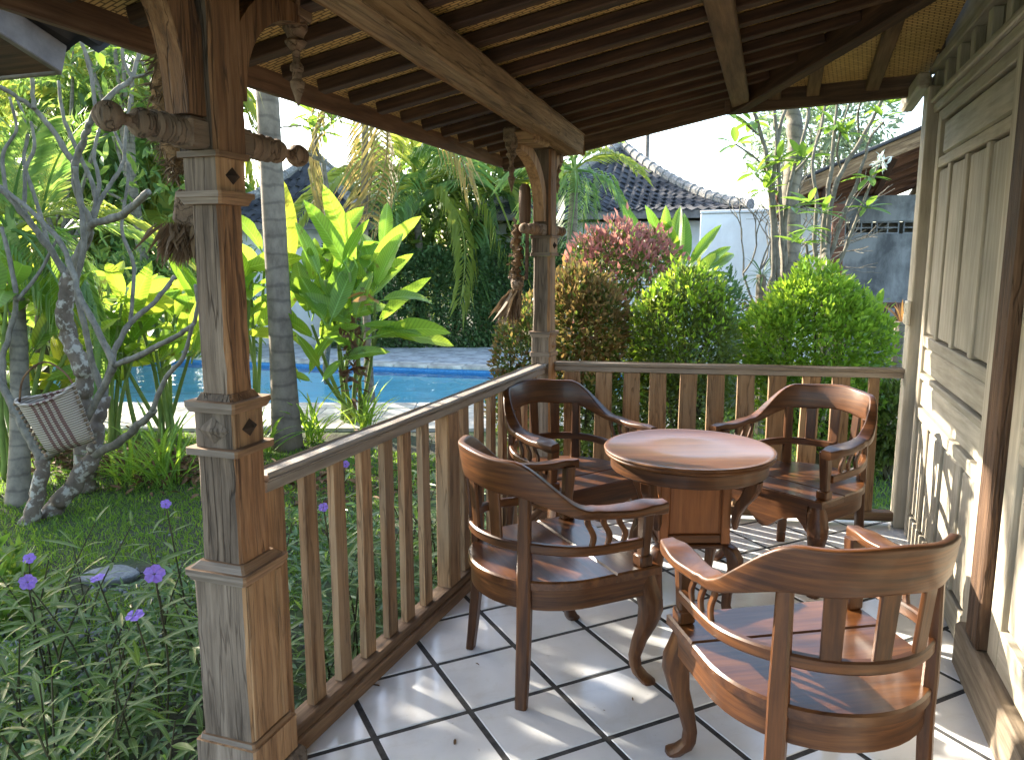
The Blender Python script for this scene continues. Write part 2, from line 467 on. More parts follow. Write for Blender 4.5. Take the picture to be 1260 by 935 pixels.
def mat_basket():
    k = NT('basket_weave')
    v = k.coords((1, 1, 1), rand=False)
    wz = k.n('TexWave', bands_direction='Z')
    k.t.links.new(v, wz.inputs[0])
    wz.inputs['Scale'].default_value = 19
    wz.inputs['Distortion'].default_value = 0.4
    wx = k.n('TexWave', bands_direction='X')
    k.t.links.new(v, wx.inputs[0])
    wx.inputs['Scale'].default_value = 7
    wx.inputs['Distortion'].default_value = 1.0
    sx = k.n('SeparateXYZ')
    k.t.links.new(v, sx.inputs[0])
    band = k.math('LESS_THAN', k.math('ABSOLUTE', sx.outputs[0]), 0.085)
    st = k.math('MULTIPLY', band, k.math('GREATER_THAN', wx.outputs[0], 0.45))
    c = k.mix(wz.outputs[0], (0.2, 0.155, 0.115), (0.5, 0.43, 0.35))
    c = k.mix(k.math('MULTIPLY', st, k.ramp(wz.outputs[0], [(0.2, 0.4), (0.6, 0.95)])), c, (0.12, 0.035, 0.035))
    k.base(c)
    k.rough(0.85)
    k.bump(wz.outputs[0], 0.6, 0.008)
    return k.m


M['basket'] = mat_basket()

# ------------------------------------------------------------------ mesh helpers


class MB:
    """collects polygons for one mesh"""

    def __init__(s):
        s.v, s.f, s.mi = [], [], []

    def add(s, v, f, Mx=None, mi=0):
        o = len(s.v)
        if Mx is not None:
            v = [tuple(Mx @ Vector(p)) for p in v]
        s.v.extend([tuple(p) for p in v])
        s.f.extend([tuple(i + o for i in q) for q in f])
        s.mi.extend([mi] * len(f))
        return s

    def box(s, c, size, b=0.004, Mx=None, mi=0, top=None):
        v, f = cbox(*size, b, top)
        T = Matrix.Translation(c)
        return s.add(v, f, (Mx @ T) if Mx is not None else T, mi)

    def build(s, name, mats, parent=None, Mx=None, smooth=False):
        me = bpy.data.meshes.new(name)
        me.from_pydata(s.v, [], s.f)
        if not isinstance(mats, (list, tuple)):
            mats = [mats]
        for m in mats:
            me.materials.append(m)
        if len(mats) > 1:
            me.polygons.foreach_set('material_index', s.mi)
        if smooth:
            me.polygons.foreach_set('use_smooth', [True] * len(me.polygons))
        me.validate()
        return link(name, me, parent, Mx)


def link(name, me, parent=None, Mx=None):
    o = bpy.data.objects.new(name, me)
    COL.objects.link(o)
    if parent is not None:
        o.parent = parent
    if Mx is not None:
        o.matrix_basis = Mx
    return o


def tag(o, label=None, cat=None, group=None, kind=None):
    if label:
        o['label'] = label
    if cat:
        o['category'] = cat
    if group:
        o['group'] = group
    if kind:
        o['kind'] = kind
    return o


def thing(name, label, cat, loc=(0, 0, 0), rz=0.0, group=None):
    o = bpy.data.objects.new(name, None)
    COL.objects.link(o)
    o.empty_display_size = 0.1
    o.location = loc
    o.rotation_euler = (0, 0, rz)
    return tag(o, label, cat, group)


KIDS = {}


def copy_thing(root, name=None, label=None, **kw):
    r = root.copy()
    COL.objects.link(r)
    if label:
        r['label'] = label
    for ch in root.children:
        c = ch.copy()
        COL.objects.link(c)
        c.parent = r
        for g in ch.children:
            d = g.copy()
            COL.objects.link(d)
            d.parent = c
    return r


def cbox(sx, sy, sz, b=0.004, top=None):
    """chamfered box centred on origin; top = (fx, fy) scales the top face"""
    hx, hy, hz = sx / 2, sy / 2, sz / 2
    b = min(b, hx * 0.45, hy * 0.45, hz * 0.45)
    V, idx = [], {}
    for ix in (-1, 1):
        for iy in (-1, 1):
            for iz in (-1, 1):
                for k in range(3):
                    p = [ix * (hx - b), iy * (hy - b), iz * (hz - b)]
                    p[k] = (ix * hx, iy * hy, iz * hz)[k]
                    idx[ix, iy, iz, k] = len(V)
                    if top and iz > 0:
                        p[0] *= top[0]
                        p[1] *= top[1]
                    V.append(tuple(p))
    Fc = []
    for k in range(3):
        a, c = [i for i in range(3) if i != k]
        for sgn in (-1, 1):
            q = []
            for (i, j) in ((-1, -1), (1, -1), (1, 1), (-1, 1)):
                t = [0, 0, 0]
                t[k], t[a], t[c] = sgn, i, j
                q.append(idx[t[0], t[1], t[2], k])
            Fc.append(q)
    for k in range(3):           # edges running along axis k
        a, c = [i for i in range(3) if i != k]
        for i in (-1, 1):
            for j in (-1, 1):
                t0, t1 = [0, 0, 0], [0, 0, 0]
                t0[k], t1[k] = -1, 1
                t0[a] = t1[a] = i
                t0[c] = t1[c] = j
                Fc.append([idx[(*t0, a)], idx[(*t1, a)], idx[(*t1, c)], idx[(*t0, c)]])
    for ix in (-1, 1):
        for iy in (-1, 1):
            for iz in (-1, 1):
                Fc.append([idx[ix, iy, iz, k] for k in range(3)])
    out = []
    for q in Fc:                 # orient outward
        c = [sum(V[i][d] for i in q) / len(q) for d in range(3)]
        a, b_, d_ = (np.array(V[q[i]]) for i in range(3))
        n = np.cross(b_ - a, d_ - a)
        out.append(q if n @ np.array(c) > 0 else q[::-1])
    return V, out


def frame_x(p0, p1, up=(0, 0, 1), roll=0.0):
    p0, p1 = Vector(p0), Vector(p1)
    x = (p1 - p0).normalized()
    y = Vector(up).cross(x)
    if y.length < 1e-4:
        y = Vector((0, 1, 0))
    y.normalize()
    z = x.cross(y)
    R = Matrix((x, y, z)).transposed().to_4x4()
    if roll:
        R = R @ Matrix.Rotation(roll, 4, 'X')
    return Matrix.Translation((p0 + p1) / 2) @ R


def board(name, p0, p1, wd, ht, m, parent=None, b=0.004, up=(0, 0, 1), roll=0.0, rough_cut=0.0, top=None):
    """plank from p0 to p1: length on its own X, width on Y, height on Z"""
    L = (Vector(p1) - Vector(p0)).length
    mb = MB()
    if rough_cut:
        n = max(2, int(L / 0.14))
        pf = []
        for i in range(n + 1):
            x = -L / 2 + L * i / n
            ring = []
            for (sy, sz) in ((-1, -1), (1, -1), (1, 1), (-1, 1)):
                for k in range(2):
                    yy = sy * (wd / 2 - (b if (k ^ (sy * sz > 0)) else 0))
                    zz = sz * (ht / 2 - (0 if (k ^ (sy * sz > 0)) else b))
                    ring.append((x, yy + rnd.uniform(-1, 1) * rough_cut, zz + rnd.uniform(-1, 1) * rough_cut))
            pf.append(ring)
        v, f = loft(pf, True, True)
        mb.add(v, f)
    else:
        mb.box((0, 0, 0), (L, wd, ht), b, top=top)
    return mb.build(name, m, parent, frame_x(p0, p1, up, roll))


def loft(rings, closed=True, caps=True):
    n = len(rings[0])
    V = [p for r in rings for p in r]
    Fc = []
    for i in range(len(rings) - 1):
        for j in range(n if closed else n - 1):
            a, b = i * n + j, i * n + (j + 1) % n
            Fc.append((a, b, b + n, a + n))
    if caps and closed:
        Fc.append(tuple(range(n))[::-1])
        Fc.append(tuple((len(rings) - 1) * n + j for j in range(n)))
    return V, Fc


def lathe(prof, seg=16, axis='z'):
    rings = []
    for r, z in prof:
        rings.append([(r * math.cos(2 * PI * j / seg), r * math.sin(2 * PI * j / seg), z) for j in range(seg)])
    return loft(rings)


def tube(path, radii, seg=6, flat=1.0):
    P = [Vector(p) for p in path]
    if not hasattr(radii, '__len__'):
        radii = [radii] * len(P)
    rings = []
    ref = Vector((0.31, 0.17, 0.93))
    for i, p in enumerate(P):
        t = (P[min(i + 1, len(P) - 1)] - P[max(i - 1, 0)]).normalized()
        a = ref - t * ref.dot(t)
        if a.length < 0.05:
            a = Vector((1, 0, 0)) - t * t.x
        a.normalize()
        b = t.cross(a)
        ref = a
        rings.append([tuple(p + (a * math.cos(2 * PI * j / seg) + b * math.sin(2 * PI * j / seg) * flat) * radii[i]) for j in range(seg)])
    return loft(rings)


def smooth_path(pts, n=4):
    P = [Vector(p) for p in pts]
    if len(P) < 3:
        return P
    out = []
    for i in range(len(P) - 1):
        p0, p1, p2, p3 = P[max(i - 1, 0)], P[i], P[i + 1], P[min(i + 2, len(P) - 1)]
        for k in range(n):
            t = k / n
            out.append(0.5 * ((2 * p1) + (-p0 + p2) * t + (2 * p0 - 5 * p1 + 4 * p2 - p3) * t * t + (-p0 + 3 * p1 - 3 * p2 + p3) * t ** 3))
    out.append(P[-1])
    return out


def smooth_by_angle(o, deg=38):
    me = o.data
    me.polygons.foreach_set('use_smooth', [True] * len(me.polygons))
    try:
        me.set_sharp_from_angle(angle=math.radians(deg))
    except Exception:
        pass


def lerp_list(a, n):
    a = list(a)
    return [np.interp(i / (n - 1) * (len(a) - 1), range(len(a)), a) for i in range(n)]


def clip_poly(poly, n, c):
    """keep the part of a 2D polygon with p.n <= c"""
    out = []
    for i in range(len(poly)):
        p, q = poly[i], poly[(i + 1) % len(poly)]
        dp, dq = p[0] * n[0] + p[1] * n[1] - c, q[0] * n[0] + q[1] * n[1] - c
        if dp <= 0:
            out.append(p)
        if dp * dq < 0:
            t = dp / (dp - dq)
            out.append((p[0] + (q[0] - p[0]) * t, p[1] + (q[1] - p[1]) * t))
    return out


def inset(poly, d):
    n = len(poly)
    out = []
    for i in range(n):
        p0, p1, p2 = (np.array(poly[(i + k) % n], float) for k in (-1, 0, 1))
        e1, e2 = p1 - p0, p2 - p1
        e1 /= np.linalg.norm(e1) + 1e-9
        e2 /= np.linalg.norm(e2) + 1e-9
        n1, n2 = np.array([-e1[1], e1[0]]), np.array([-e2[1], e2[0]])
        bis = n1 + n2
        k = d / max(0.25, 1 + n1 @ n2)
        out.append(tuple(p1 + bis * k))
    return out


def prism(poly, z0, z1, b=0.0):
    """extrude a CCW polygon, with a chamfer b round the top"""
    n = len(poly)
    rings = [[(x, y, z0) for x, y in poly]]
    if b:
        rings.append([(x, y, z1 - b) for x, y in poly])
        rings.append([(x, y, z1) for x, y in inset(poly, b)])
    else:
        rings.append([(x, y, z1) for x, y in poly])
    return loft(rings)


def dedupe(poly, eps=1e-3):
    out = []
    for p in poly:
        if not out or math.dist(p, out[-1]) > eps:
            out.append(p)
    if len(out) > 1 and math.dist(out[0], out[-1]) < eps:
        out.pop()
    return out


# ---- bulk leaves -------------------------------------------------------------
LEAF_S = (np.array([(0, 0, 0), (0.45, 0.24, 0.05), (1, 0, -0.06), (0.45, -0.24, 0.05)]), [(0, 2, 1), (0, 3, 2)])
LEAF_M = (np.array([(0, 0, 0), (0.3, 0.13, 0.04), (0.3, -0.13, 0.04), (0.65, 0.12, 0.01), (0.65, -0.12, 0.01), (1, 0, -0.14),
                    (0.32, 0, -0.01), (0.66, 0, -0.04)]),
          [(0, 6, 1), (0, 2, 6), (1, 6, 7, 3), (6, 2, 4, 7), (3, 7, 5), (7, 4, 5)])
LEAF_N = (np.array([(0, 0, 0), (0.35, 0.07, 0.02), (1, 0, -0.12), (0.35, -0.07, 0.02)]), [(0, 2, 1), (0, 3, 2)])


def orient(dirs, rg, spin=0.6):
    d = dirs / (np.linalg.norm(dirs, axis=1, keepdims=True) + 1e-9)
    up = np.tile(np.array([0, 0, 1.0]), (len(d), 1)) + rg.normal(0, spin, (len(d), 3))
    y = np.cross(up, d)
    y /= np.linalg.norm(y, axis=1, keepdims=True) + 1e-9
    z = np.cross(d, y)
    return np.stack([d, y, z], axis=2)


def scatter_mesh(name, tmpl, P, R, sc):
    tv, tf = tmpl
    n, k = len(P), len(tv)
    V = np.einsum('nij,kj->nki', R, tv) * np.asarray(sc).reshape(-1, 1, 1) + P[:, None, :]
    V = V.reshape(-1, 3)
    lens = [len(f) for f in tf]
    flat = np.concatenate([np.array(f) for f in tf])
    loops = (flat[None, :] + (np.arange(n) * k)[:, None]).reshape(-1)
    tot = np.tile(lens, n)
    start = np.concatenate([[0], np.cumsum(tot)[:-1]])
    me = bpy.data.meshes.new(name)
    me.vertices.add(len(V))
    me.vertices.foreach_set('co', V.astype(np.float32).ravel())
    me.loops.add(len(loops))
    me.loops.foreach_set('vertex_index', loops.astype(np.int32))
    me.polygons.add(len(tot))
    me.polygons.foreach_set('loop_start', start.astype(np.int32))
    try:
        me.polygons.foreach_set('loop_total', tot.astype(np.int32))
    except Exception:
        pass
    me.update(calc_edges=True)
    me.validate()
    return me


def leaves(name, tmpl, P, dirs, sc, m, parent=None, spin=0.6, Mx=None):
    P = np.asarray(P, float)
    me = scatter_mesh(name, tmpl, P, orient(np.asarray(dirs, float), rng, spin), np.broadcast_to(sc, (len(P),)))
    me.materials.append(m)
    return link(name, me, parent, Mx)

# ================================================================== SETTING
G = -0.35                                             # garden level
RT2 = math.sqrt(2)


def rail_x(y):
    return -1.345 + (y - 1.8) * 0.047


def struct(o):
    o['kind'] = 'structure'
    return o


def flat(name, poly, z, m):
    me = bpy.data.meshes.new(name)
    me.from_pydata([(x, y, z) for x, y in poly], [], [tuple(range(len(poly)))])
    me.materials.append(m)
    return struct(link(name, me))


# ground sheet with a hole cut for the pool (four strips round it)
PX0, PX1, PY0, PY1 = -19.0, -3.2, -1.65, 1.85           # pool in its own turned frame
POOL_A = math.radians(8.0)
PC = np.array([-4.0, 10.2])


def pw(a, b):
    c, s = math.cos(POOL_A), math.sin(POOL_A)
    return (PC[0] + a * c - b * s, PC[1] + a * s + b * c)


PA0, PA1, PB0, PB1 = -14.0, 2.4, -1.72, 1.55
mb = MB()
B = 900.0
outer = [(-B, -B), (B, -B), (B, B), (-B, B)]
hole = [(-17.0, 4.25), (-1.8, 9.33), (-1.8, 12.0), (-17.0, 10.65)]
mb.add([(x, y, G) for x, y in outer + hole], [(0, 1, 5, 4), (1, 2, 6, 5), (2, 3, 7, 6), (3, 0, 4, 7)])
struct(mb.build('ground', M['ground']))

pool = struct(thing('pool', None, None, (0, 0, 0)))
mb = MB()
zb, zw = -0.95, G - 0.06
mb.add([(*p, zb) for p in hole], [(0, 1, 2, 3)])
for i in range(4):
    p, q = hole[i], hole[(i + 1) % 4]
    mb.add([(*p, zb), (*q, zb), (*q, G), (*p, G)], [(0, 3, 2, 1)])
mb.build('pool_basin', M['pool_tile'], pool)
ins = inset(hole, 0.006)
mb = MB()
mb.add([(*p, zw) for p in ins], [(0, 1, 2, 3)])
struct(mb.build('water', M['water']))
for i in range(4):                                      # waterline band of darker mosaic
    p, q = inset(hole, 0.003)[i], inset(hole, 0.003)[(i + 1) % 4]
    mb = MB()
    mb.add([(*p, zw - 0.10), (*q, zw - 0.10), (*q, G - 0.002), (*p, G - 0.002)], [(0, 3, 2, 1)])
    mb.build('waterline_band', M['pool_band'], pool)
# coping stones
hc = [np.array(p) for p in hole]
for i in range(4):
    p, q = hc[i], hc[(i + 1) % 4]
    L = np.linalg.norm(q - p)
    d = (q - p) / L
    nrm = np.array([d[1], -d[0]])
    n = int(L / 0.6)
    for k in range(n):
        a = p + d * (L * (k + 0.5) / n) + nrm * 0.13
        if not (-12.5 < a[0] < 1):
            continue
        mb = MB()
        mb.box((0, 0, 0), (L / n - 0.008, 0.34, 0.05), 0.008)
        mb.build('coping_stone', M['coping'], pool, Matrix.Translation((a[0], a[1], G + 0.018)) @ Matrix.Rotation(math.atan2(d[1], d[0]), 4, 'Z'))
# paved deck beyond the pool and the strip in front of it
def paved(name, i, rows, depth, lo, hi, m, first, seed):
    """rows of slabs outside pool edge i, between distances lo..hi along it"""
    st = struct(thing(name, None, None))
    p, q = hc[i], hc[(i + 1) % 4]
    d = (q - p) / np.linalg.norm(q - p)
    nrm = np.array([d[1], -d[0]])
    rr = random.Random(seed)
    for r in range(rows):
        k = 0
        while lo + (k + .5) * 0.75 < hi:
            a = p + d * (lo + (k + .5) * .75 + (.37 if r % 2 else 0)) + nrm * (first + depth * (r + .5))
            MB().box((0, 0, 0), (0.742, depth - 0.008, 0.05), 0.006).build('paver', m, st, Matrix.Translation((a[0], a[1], G + 0.014 + rr.uniform(-.002, .002))) @ Matrix.Rotation(math.atan2(d[1], d[0]), 4, 'Z'))
            k += 1
    return st


paved('pool_deck', 2, 5, 0.5, 0.0, 11.5, M['paving'], 0.31, 1)
paved('pool_path', 0, 2, 0.55, 5.0, 16.0, M['coping'], 0.31, 2)

# ------------------------------------------------------------------ porch floor
FLOOR = [(rail_x(-1.6) - 0.09, -1.6), (0.80, -1.6), (0.80, 4.72), (0.72, 4.70), (-1.33, 4.29), (rail_x(1.5) - 0.09, 1.5)]
FLOOR = [(-1.44, -1.6), (0.80, -1.6), (0.80, 4.72), (-1.30, 4.30), (-1.44, 1.5)]
floor = struct(MB().add(*prism(FLOOR, G - 0.2, -0.0035)).build('porch_floor', [M['grout']]))
P0, GR = 0.3275, 0.021
s0, t0 = 0.921, 2.180
for i in range(-9, 10):
    for j in range(-12, 8):
        a0, a1 = s0 + i * P0 + GR / 2, s0 + (i + 1) * P0 - GR / 2
        b0, b1 = t0 + j * P0 + GR / 2, t0 + (j + 1) * P0 - GR / 2
        # s=(x+y)/sqrt2, t=(y-x)/sqrt2
        poly = [((s - t) / RT2, (s + t) / RT2) for s, t in ((a0, b0), (a1, b0), (a1, b1), (a0, b1))]
        cx, cy = sum(p[0] for p in poly) / 4, sum(p[1] for p in poly) / 4
        if cy < -0.4:
            continue
        for k in range(len(FLOOR)):
            p, q = FLOOR[k], FLOOR[(k + 1) % len(FLOOR)]
            nx, ny = q[1] - p[1], p[0] - q[0]
            l = math.hypot(nx, ny)
            poly = clip_poly(poly, (nx / l, ny / l), (p[0] * nx + p[1] * ny) / l - 0.012)
            if len(poly) < 3:
                break
        poly = dedupe(poly, 0.004)
        if len(poly) < 3:
            continue
        ar = 0.5 * abs(sum(poly[k][0] * poly[(k + 1) % len(poly)][1] - poly[(k + 1) % len(poly)][0] * poly[k][1] for k in range(len(poly))))
        if ar < 0.0015:
            continue
        loc = [(x - cx, y - cy) for x, y in poly]
        v, f = prism(loc, -0.008, 0.0, 0.0022)
        MB().add(v, f).build('floor_tile', M['tile'], floor, Matrix.Translation((cx, cy, rnd.uniform(-0.0006, 0.0006))))

# ------------------------------------------------------------------ house wall (right)
XW = 0.74
wall = thing('house_wall', 'whitewashed wooden panel wall with dark brown post along the right of the terrace', 'wall', (XW, 3.0, 0))


def wbox(name, y0, y1, z0, z1, x0, x1, m, b=0.004, parent=None):
    mb = MB()
    mb.box((0, 0, 0), (x1 - x0, y1 - y0, z1 - z0), b)
    par = parent or wall
    base = Vector((XW, 3.0, 0)) if parent is None else Vector((XW, 3.0, 0)) + Vector(parent.location)
    return mb.build(name, m, par, Matrix.Translation(Vector(((x0 + x1) / 2, (y0 + y1) / 2, (z0 + z1) / 2)) - base))


wbox('corner_post', 4.58, 4.72, 0.0, 2.36, 0.70, 0.80, M['wash_z'], 0.006)
wbox('corner_strip', 4.515, 4.578, 0.0, 2.14, 0.765, 0.80, M['brown_post'])
wbox('backing', -0.5, 4.70, 0.0, 2.95, 0.806, 0.88, M['brown_post'])
Y0, Y1 = 3.045, 4.512
# frame of the panelled section
wbox('stile', 4.44, 4.512, 0.0, 2.22, 0.745, 0.80, M['wash_z'])
wbox('stile', 2.99, 3.16, 0.0, 2.22, 0.745, 0.80, M['wash_z'])
for (z0, z1) in ((2.165, 2.22), (1.935, 1.985), (1.04, 1.095), (0.87, 0.90), (0.665, 0.72), (0.0, 0.13)):
    wbox('rail', 3.162, 4.438, z0, z1, 0.748, 0.80, M['wash_y'])
wbox('frieze_panel', 3.20, 4.40, 1.997, 2.154, 0.757, 0.80, M['wash_y'], 0.012)
cols = [(4.435, 4.215), (4.135, 3.865), (3.785, 3.505), (3.425, 3.165)]
for (a, b_) in ((4.205, 4.145), (3.855, 3.795), (3.495, 3.435)):
    wbox('mullion', b_, a, 1.097, 1.933, 0.750, 0.80, M['wash_z'])
    wbox('mullion', b_, a, 0.132, 0.663, 0.750, 0.80, M['wash_z'])
for (a, b_) in cols:
    wbox('panel', b_ + 0.010, a - 0.010, 1.108, 1.922, 0.757, 0.80, M['wash_z'], 0.007)
    wbox('panel', b_ + 0.010, a - 0.010, 0.143, 0.652, 0.757, 0.80, M['wash_z'], 0.007)
wbox('cross_panel', 3.18, 4.42, 0.910, 1.030, 0.756, 0.80, M['wash_y'], 0.010)
wbox('cross_panel', 3.18, 4.42, 0.730, 0.860, 0.756, 0.80, M['wash_y'], 0.010)
# head: beams, vent row
wbox('lintel', 0.4, 4.60, 2.223, 2.268, 0.728, 0.80, M['wash_y'], 0.006)
wbox('lintel_moulding', 0.4, 4.62, 2.270, 2.294, 0.712, 0.80, M['wash_y'], 0.006)
wbox('vent_rail', 0.4, 4.72, 2.296, 2.330, 0.738, 0.80, M['wash_y'])
wbox('vent_rail', 0.4, 4.80, 2.456, 2.490, 0.730, 0.80, M['wash_y'])
wbox('upper_rail', 0.4, 4.86, 2.492, 2.530, 0.748, 0.80, M['wash_y'])
vy = [4.72 - 0.275 * i for i in range(15)]
for i, y in enumerate(vy):
    wbox('vent_bar', y - 0.035, y + 0.035, 2.332, 2.454, 0.748, 0.80, M['wash_z'])
    if i:
        wbox('vent_opening', y + 0.037, vy[i - 1] - 0.037, 2.334, 2.452, 0.785, 0.803, M['vent_dark'])
wbox('upper_board', 0.4, 4.70, 2.532, 2.95, 0.765, 0.803, M['wash_y'])
wbox('gable_board', 4.702, 5.0, 2.532, 2.95, 0.768, 0.88, M['wash_y'])
wbox('gable_board', 4.757, 5.0, 2.36, 2.454, 0.750, 0.88, M['wash_y'])
wbox('upper_post', 4.60, 4.69, 2.532, 3.0, 0.722, 0.763, M['brown_post'])
# corbel beam end under the back eave
board('corbel', (0.70 - XW, 4.72 - 3.0, 2.42), (0.68 - XW, 5.15 - 3.0, 2.365), 0.07, 0.085, M['wash_x'], wall, 0.012)
# dark post, sill and the next door leaf
wbox('post', 2.835, 2.985, 0.165, 2.22, 0.718, 0.80, M['brown_post'], 0.008)
wbox('sill', -0.5, 3.08, -0.02, 0.162, 0.705, 0.88, M['sill'], 0.012)
wbox('door_stile', 2.72, 2.83, 0.165, 2.22, 0.752, 0.80, M['wash_z'])
wbox('door_rail', 0.4, 2.718, 0.165, 0.30, 0.752, 0.80, M['wash_y'])
wbox('door_rail', 0.4, 2.718, 0.86, 0.98, 0.752, 0.80, M['wash_y'])
wbox('door_panel', 2.40, 2.695, 0.315, 0.845, 0.766, 0.80, M['wash_z'], 0.012)
wbox('door_panel', 2.40, 2.695, 0.995, 2.1, 0.766, 0.80, M['wash_z'], 0.012)
wbox('door_rail', 0.4, 2.718, 2.12, 2.22, 0.752, 0.80, M['wash_y'])
for y_ in (2.30, 1.90, 1.50, 1.10, 0.70):
    for (z0, z1) in ((0.302, 0.858), (0.982, 2.118)):
        wbox('door_stile', y_, y_ + 0.08, z0, z1, 0.752, 0.80, M['wash_z'])
        wbox('door_panel', y_ - 0.305, y_ - 0.015, z0 + 0.013, z1 - 0.013, 0.766, 0.80, M['wash_z'], 0.012)

sw = thing('switch_box', 'small cream electric switch box on the corner edge of the white wall', 'switch', (0.688, 4.60, 1.20))
mb = MB()
mb.box((0, 0, 0), (0.022, 0.085, 0.13), 0.006)
mb.build('switch_case', M['plastic'], sw)
MB().box((-0.0125, 0, 0.028), (0.006, 0.05, 0.045), 0.003).build('switch_rocker', M['plastic'], sw)
MB().box((-0.0125, 0, -0.03), (0.006, 0.05, 0.045), 0.003).build('switch_rocker', M['plastic'], sw)

# ------------------------------------------------------------------ porch roof
SL = 0.2217
roof = thing('porch_roof', 'low tiled-porch ceiling of dark rafters with woven bamboo matting over the terrace', 'roof', (0, 0, 0))
roof['label'] = 'sloping terrace roof of dark rafters and woven bamboo matting on carved posts'


def hz(x):
    return 2.135 + SL * (x + 1.74)


def verge_y(x):
    return 4.97 + (x + 1.74) * 0.103


A_ = Vector((-0.28, verge_y(-0.28), hz(-0.28)))
B_ = Vector((1.15, 4.86, hz(-0.28) + 0.005))
HK = Vector((0.95, 3.10, hz(0.95)))                 # a far point on the hip


def hip_y(x):
    return A_.y + (x - A_.x) * (HK.y - A_.y) / (HK.x - A_.x)


RH = 0.046
up_l = Vector((-SL, 0, 1)).normalized()
# matting in two sheets, each a thin slab, and the tile bed above
XE = 0.744
vl = [(-1.80, -1.8), (XE, -1.8), (XE, hip_y(XE)), (-0.28, A_.y), (-1.80, verge_y(-1.80))]
for nm, o0, o1, m in (('bamboo_matting', 0.026, 0.032, M['mat']), ('roof_covering', 0.036, 0.12, M['roof_tile'])):
    mb = MB()
    V = [(x, y, hz(x) + o0) for x, y in vl] + [(x, y, hz(x) + o1) for x, y in vl]
    n = len(vl)
    mb.add(V, [tuple(range(n))[::-1], tuple(range(n, 2 * n))] + [(i, (i + 1) % n, (i + 1) % n + n, i + n) for i in range(n)])
    mb.build(nm, m, roof)
    mb = MB()
    tri = [A_, A_.lerp(B_, (XE + 0.28) / 1.43), Vector((XE, hip_y(XE), hz(XE)))]
    V = [(p.x, p.y, p.z + o0) for p in tri] + [(p.x, p.y, p.z + o1) for p in tri]
    mb.add(V, [(2, 1, 0), (3, 4, 5), (0, 1, 4, 3), (1, 2, 5, 4), (2, 0, 3, 5)])
    mb.build(nm, m, roof)
ROOFDY = 0.103
y = 4.80
while y > 0.2:
    x0, x1 = -1.70, 0.735
    # cut at hip
    ye = y + ROOFDY * (x1 - x0)
    while x1 > -0.2 and y + ROOFDY * (x1 - x0) > hip_y(x1) - 0.05:
        x1 -= 0.02
    board('rafter', (x0, y, hz(x0)), (x1, y + ROOFDY * (x1 - x0), hz(x1)), 0.056 + rnd.uniform(-.006, .006), RH, M['rafter'], roof, 0.004, up_l, rnd.uniform(-.04, .04), 0.0)
    y -= 0.232
# verge board, eave fascia, purlin, hip, back eave
board('verge_board', (-1.76, verge_y(-1.76) + 0.03, hz(-1.76) - 0.01), (-0.26, A_.y + 0.03, hz(-0.26) - 0.01), 0.05, 0.13, M['roof_wood'], roof, 0.005, up_l)
board('eave_fascia', (-1.765, -1.6, hz(-1.765) - 0.005), (-1.765, 5.03, hz(-1.765) + 0.005), 0.03, 0.10, M['fascia'], roof, 0.005)
board('eave_batten', (-1.66, -1.6, hz(-1.66) + 0.05), (-1.66, 4.98, hz(-1.66) + 0.05), 0.10, 0.018, M['rafter_pale'], roof, 0.003)
board('purlin', (-0.235, 0.5, hz(-0.235) - 0.050), (-0.245, A_.y + .01, hz(-0.245) - 0.050), 0.105, 0.045, M['rafter_pale'], roof, 0.006)
board('hip_rafter', (A_.x, A_.y, A_.z - 0.03), (0.735, hip_y(0.735), hz(0.735) - 0.03), 0.075, 0.14, M['rafter'], roof, 0.006)
board('back_eave_beam', (-0.34, A_.y + 0.02, A_.z - 0.015), (0.74, A_.y + (B_.y - A_.y) * 0.71 + 0.02, B_.z - 0.01), 0.06, 0.15, M['roof_wood'], roof, 0.006)
nb = Vector((0, 0, 1))
for x in (-0.05, 0.16, 0.47):
    yb = A_.y + (x - A_.x) * (B_.y - A_.y) / (B_.x - A_.x)
    yh = hip_y(x)
    zz = hz(x)
    board('jack_rafter', (x, yb - 0.02, A_.z - 0.012), (x, yh, zz - 0.012), 0.07, 0.05, M['rafter_pale'], roof, 0.004)

# plate beam carried by the posts
board('plate_beam', (-1.065, -1.2, 2.285), (-1.115, 4.42, 2.125), 0.115, 0.125, M['beam'], roof, 0.008, rough_cut=0.0025)

# ------------------------------------------------------------------ carved posts
def post_moulding(mb_name, root, z, wd, ht, m, out=0.0, b=0.006):
    return MB().box((0, 0, z), (wd + out, wd + out, ht), b).build(mb_name, m, root)


def two_tone(root, name, wd, z0, z1, top=1.0, mats=('grey', 'warm'), base='post', chamf=0.006, n=1):
    """a shaft whose outer (-Y, -X) sides are bleached grey and inner sides warm brown"""
    rings = []
    steps = max(1, n)
    for k in range(steps + 1):
        t = k / steps
        h = wd / 2 * (1 + (top - 1) * t)
        c = chamf
        z = z0 + (z1 - z0) * t
        rings.append([(-h, -h + c, z), (-h + c, -h, z), (h - c, -h, z), (h, -h + c, z), (h, h - c, z), (h - c, h, z), (-h + c, h, z), (-h, h - c, z)])
    if n > 1:
        rings = [[(x + rnd.uniform(-.0022, .0022), y + rnd.uniform(-.0022, .0022), z) for x, y, z in r] for r in rings]
    v, f = loft(rings)
    mb = MB()
    for q in f:
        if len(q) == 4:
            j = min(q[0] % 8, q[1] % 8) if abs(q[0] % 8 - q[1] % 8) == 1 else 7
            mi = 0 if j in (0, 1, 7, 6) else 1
        else:
            mi = 1
        mb.f.append(q)
        mb.mi.append(mi)
    mb.v = v
    return mb.build(name, [M[base + '_grey'], M[base + '_warm']], root)


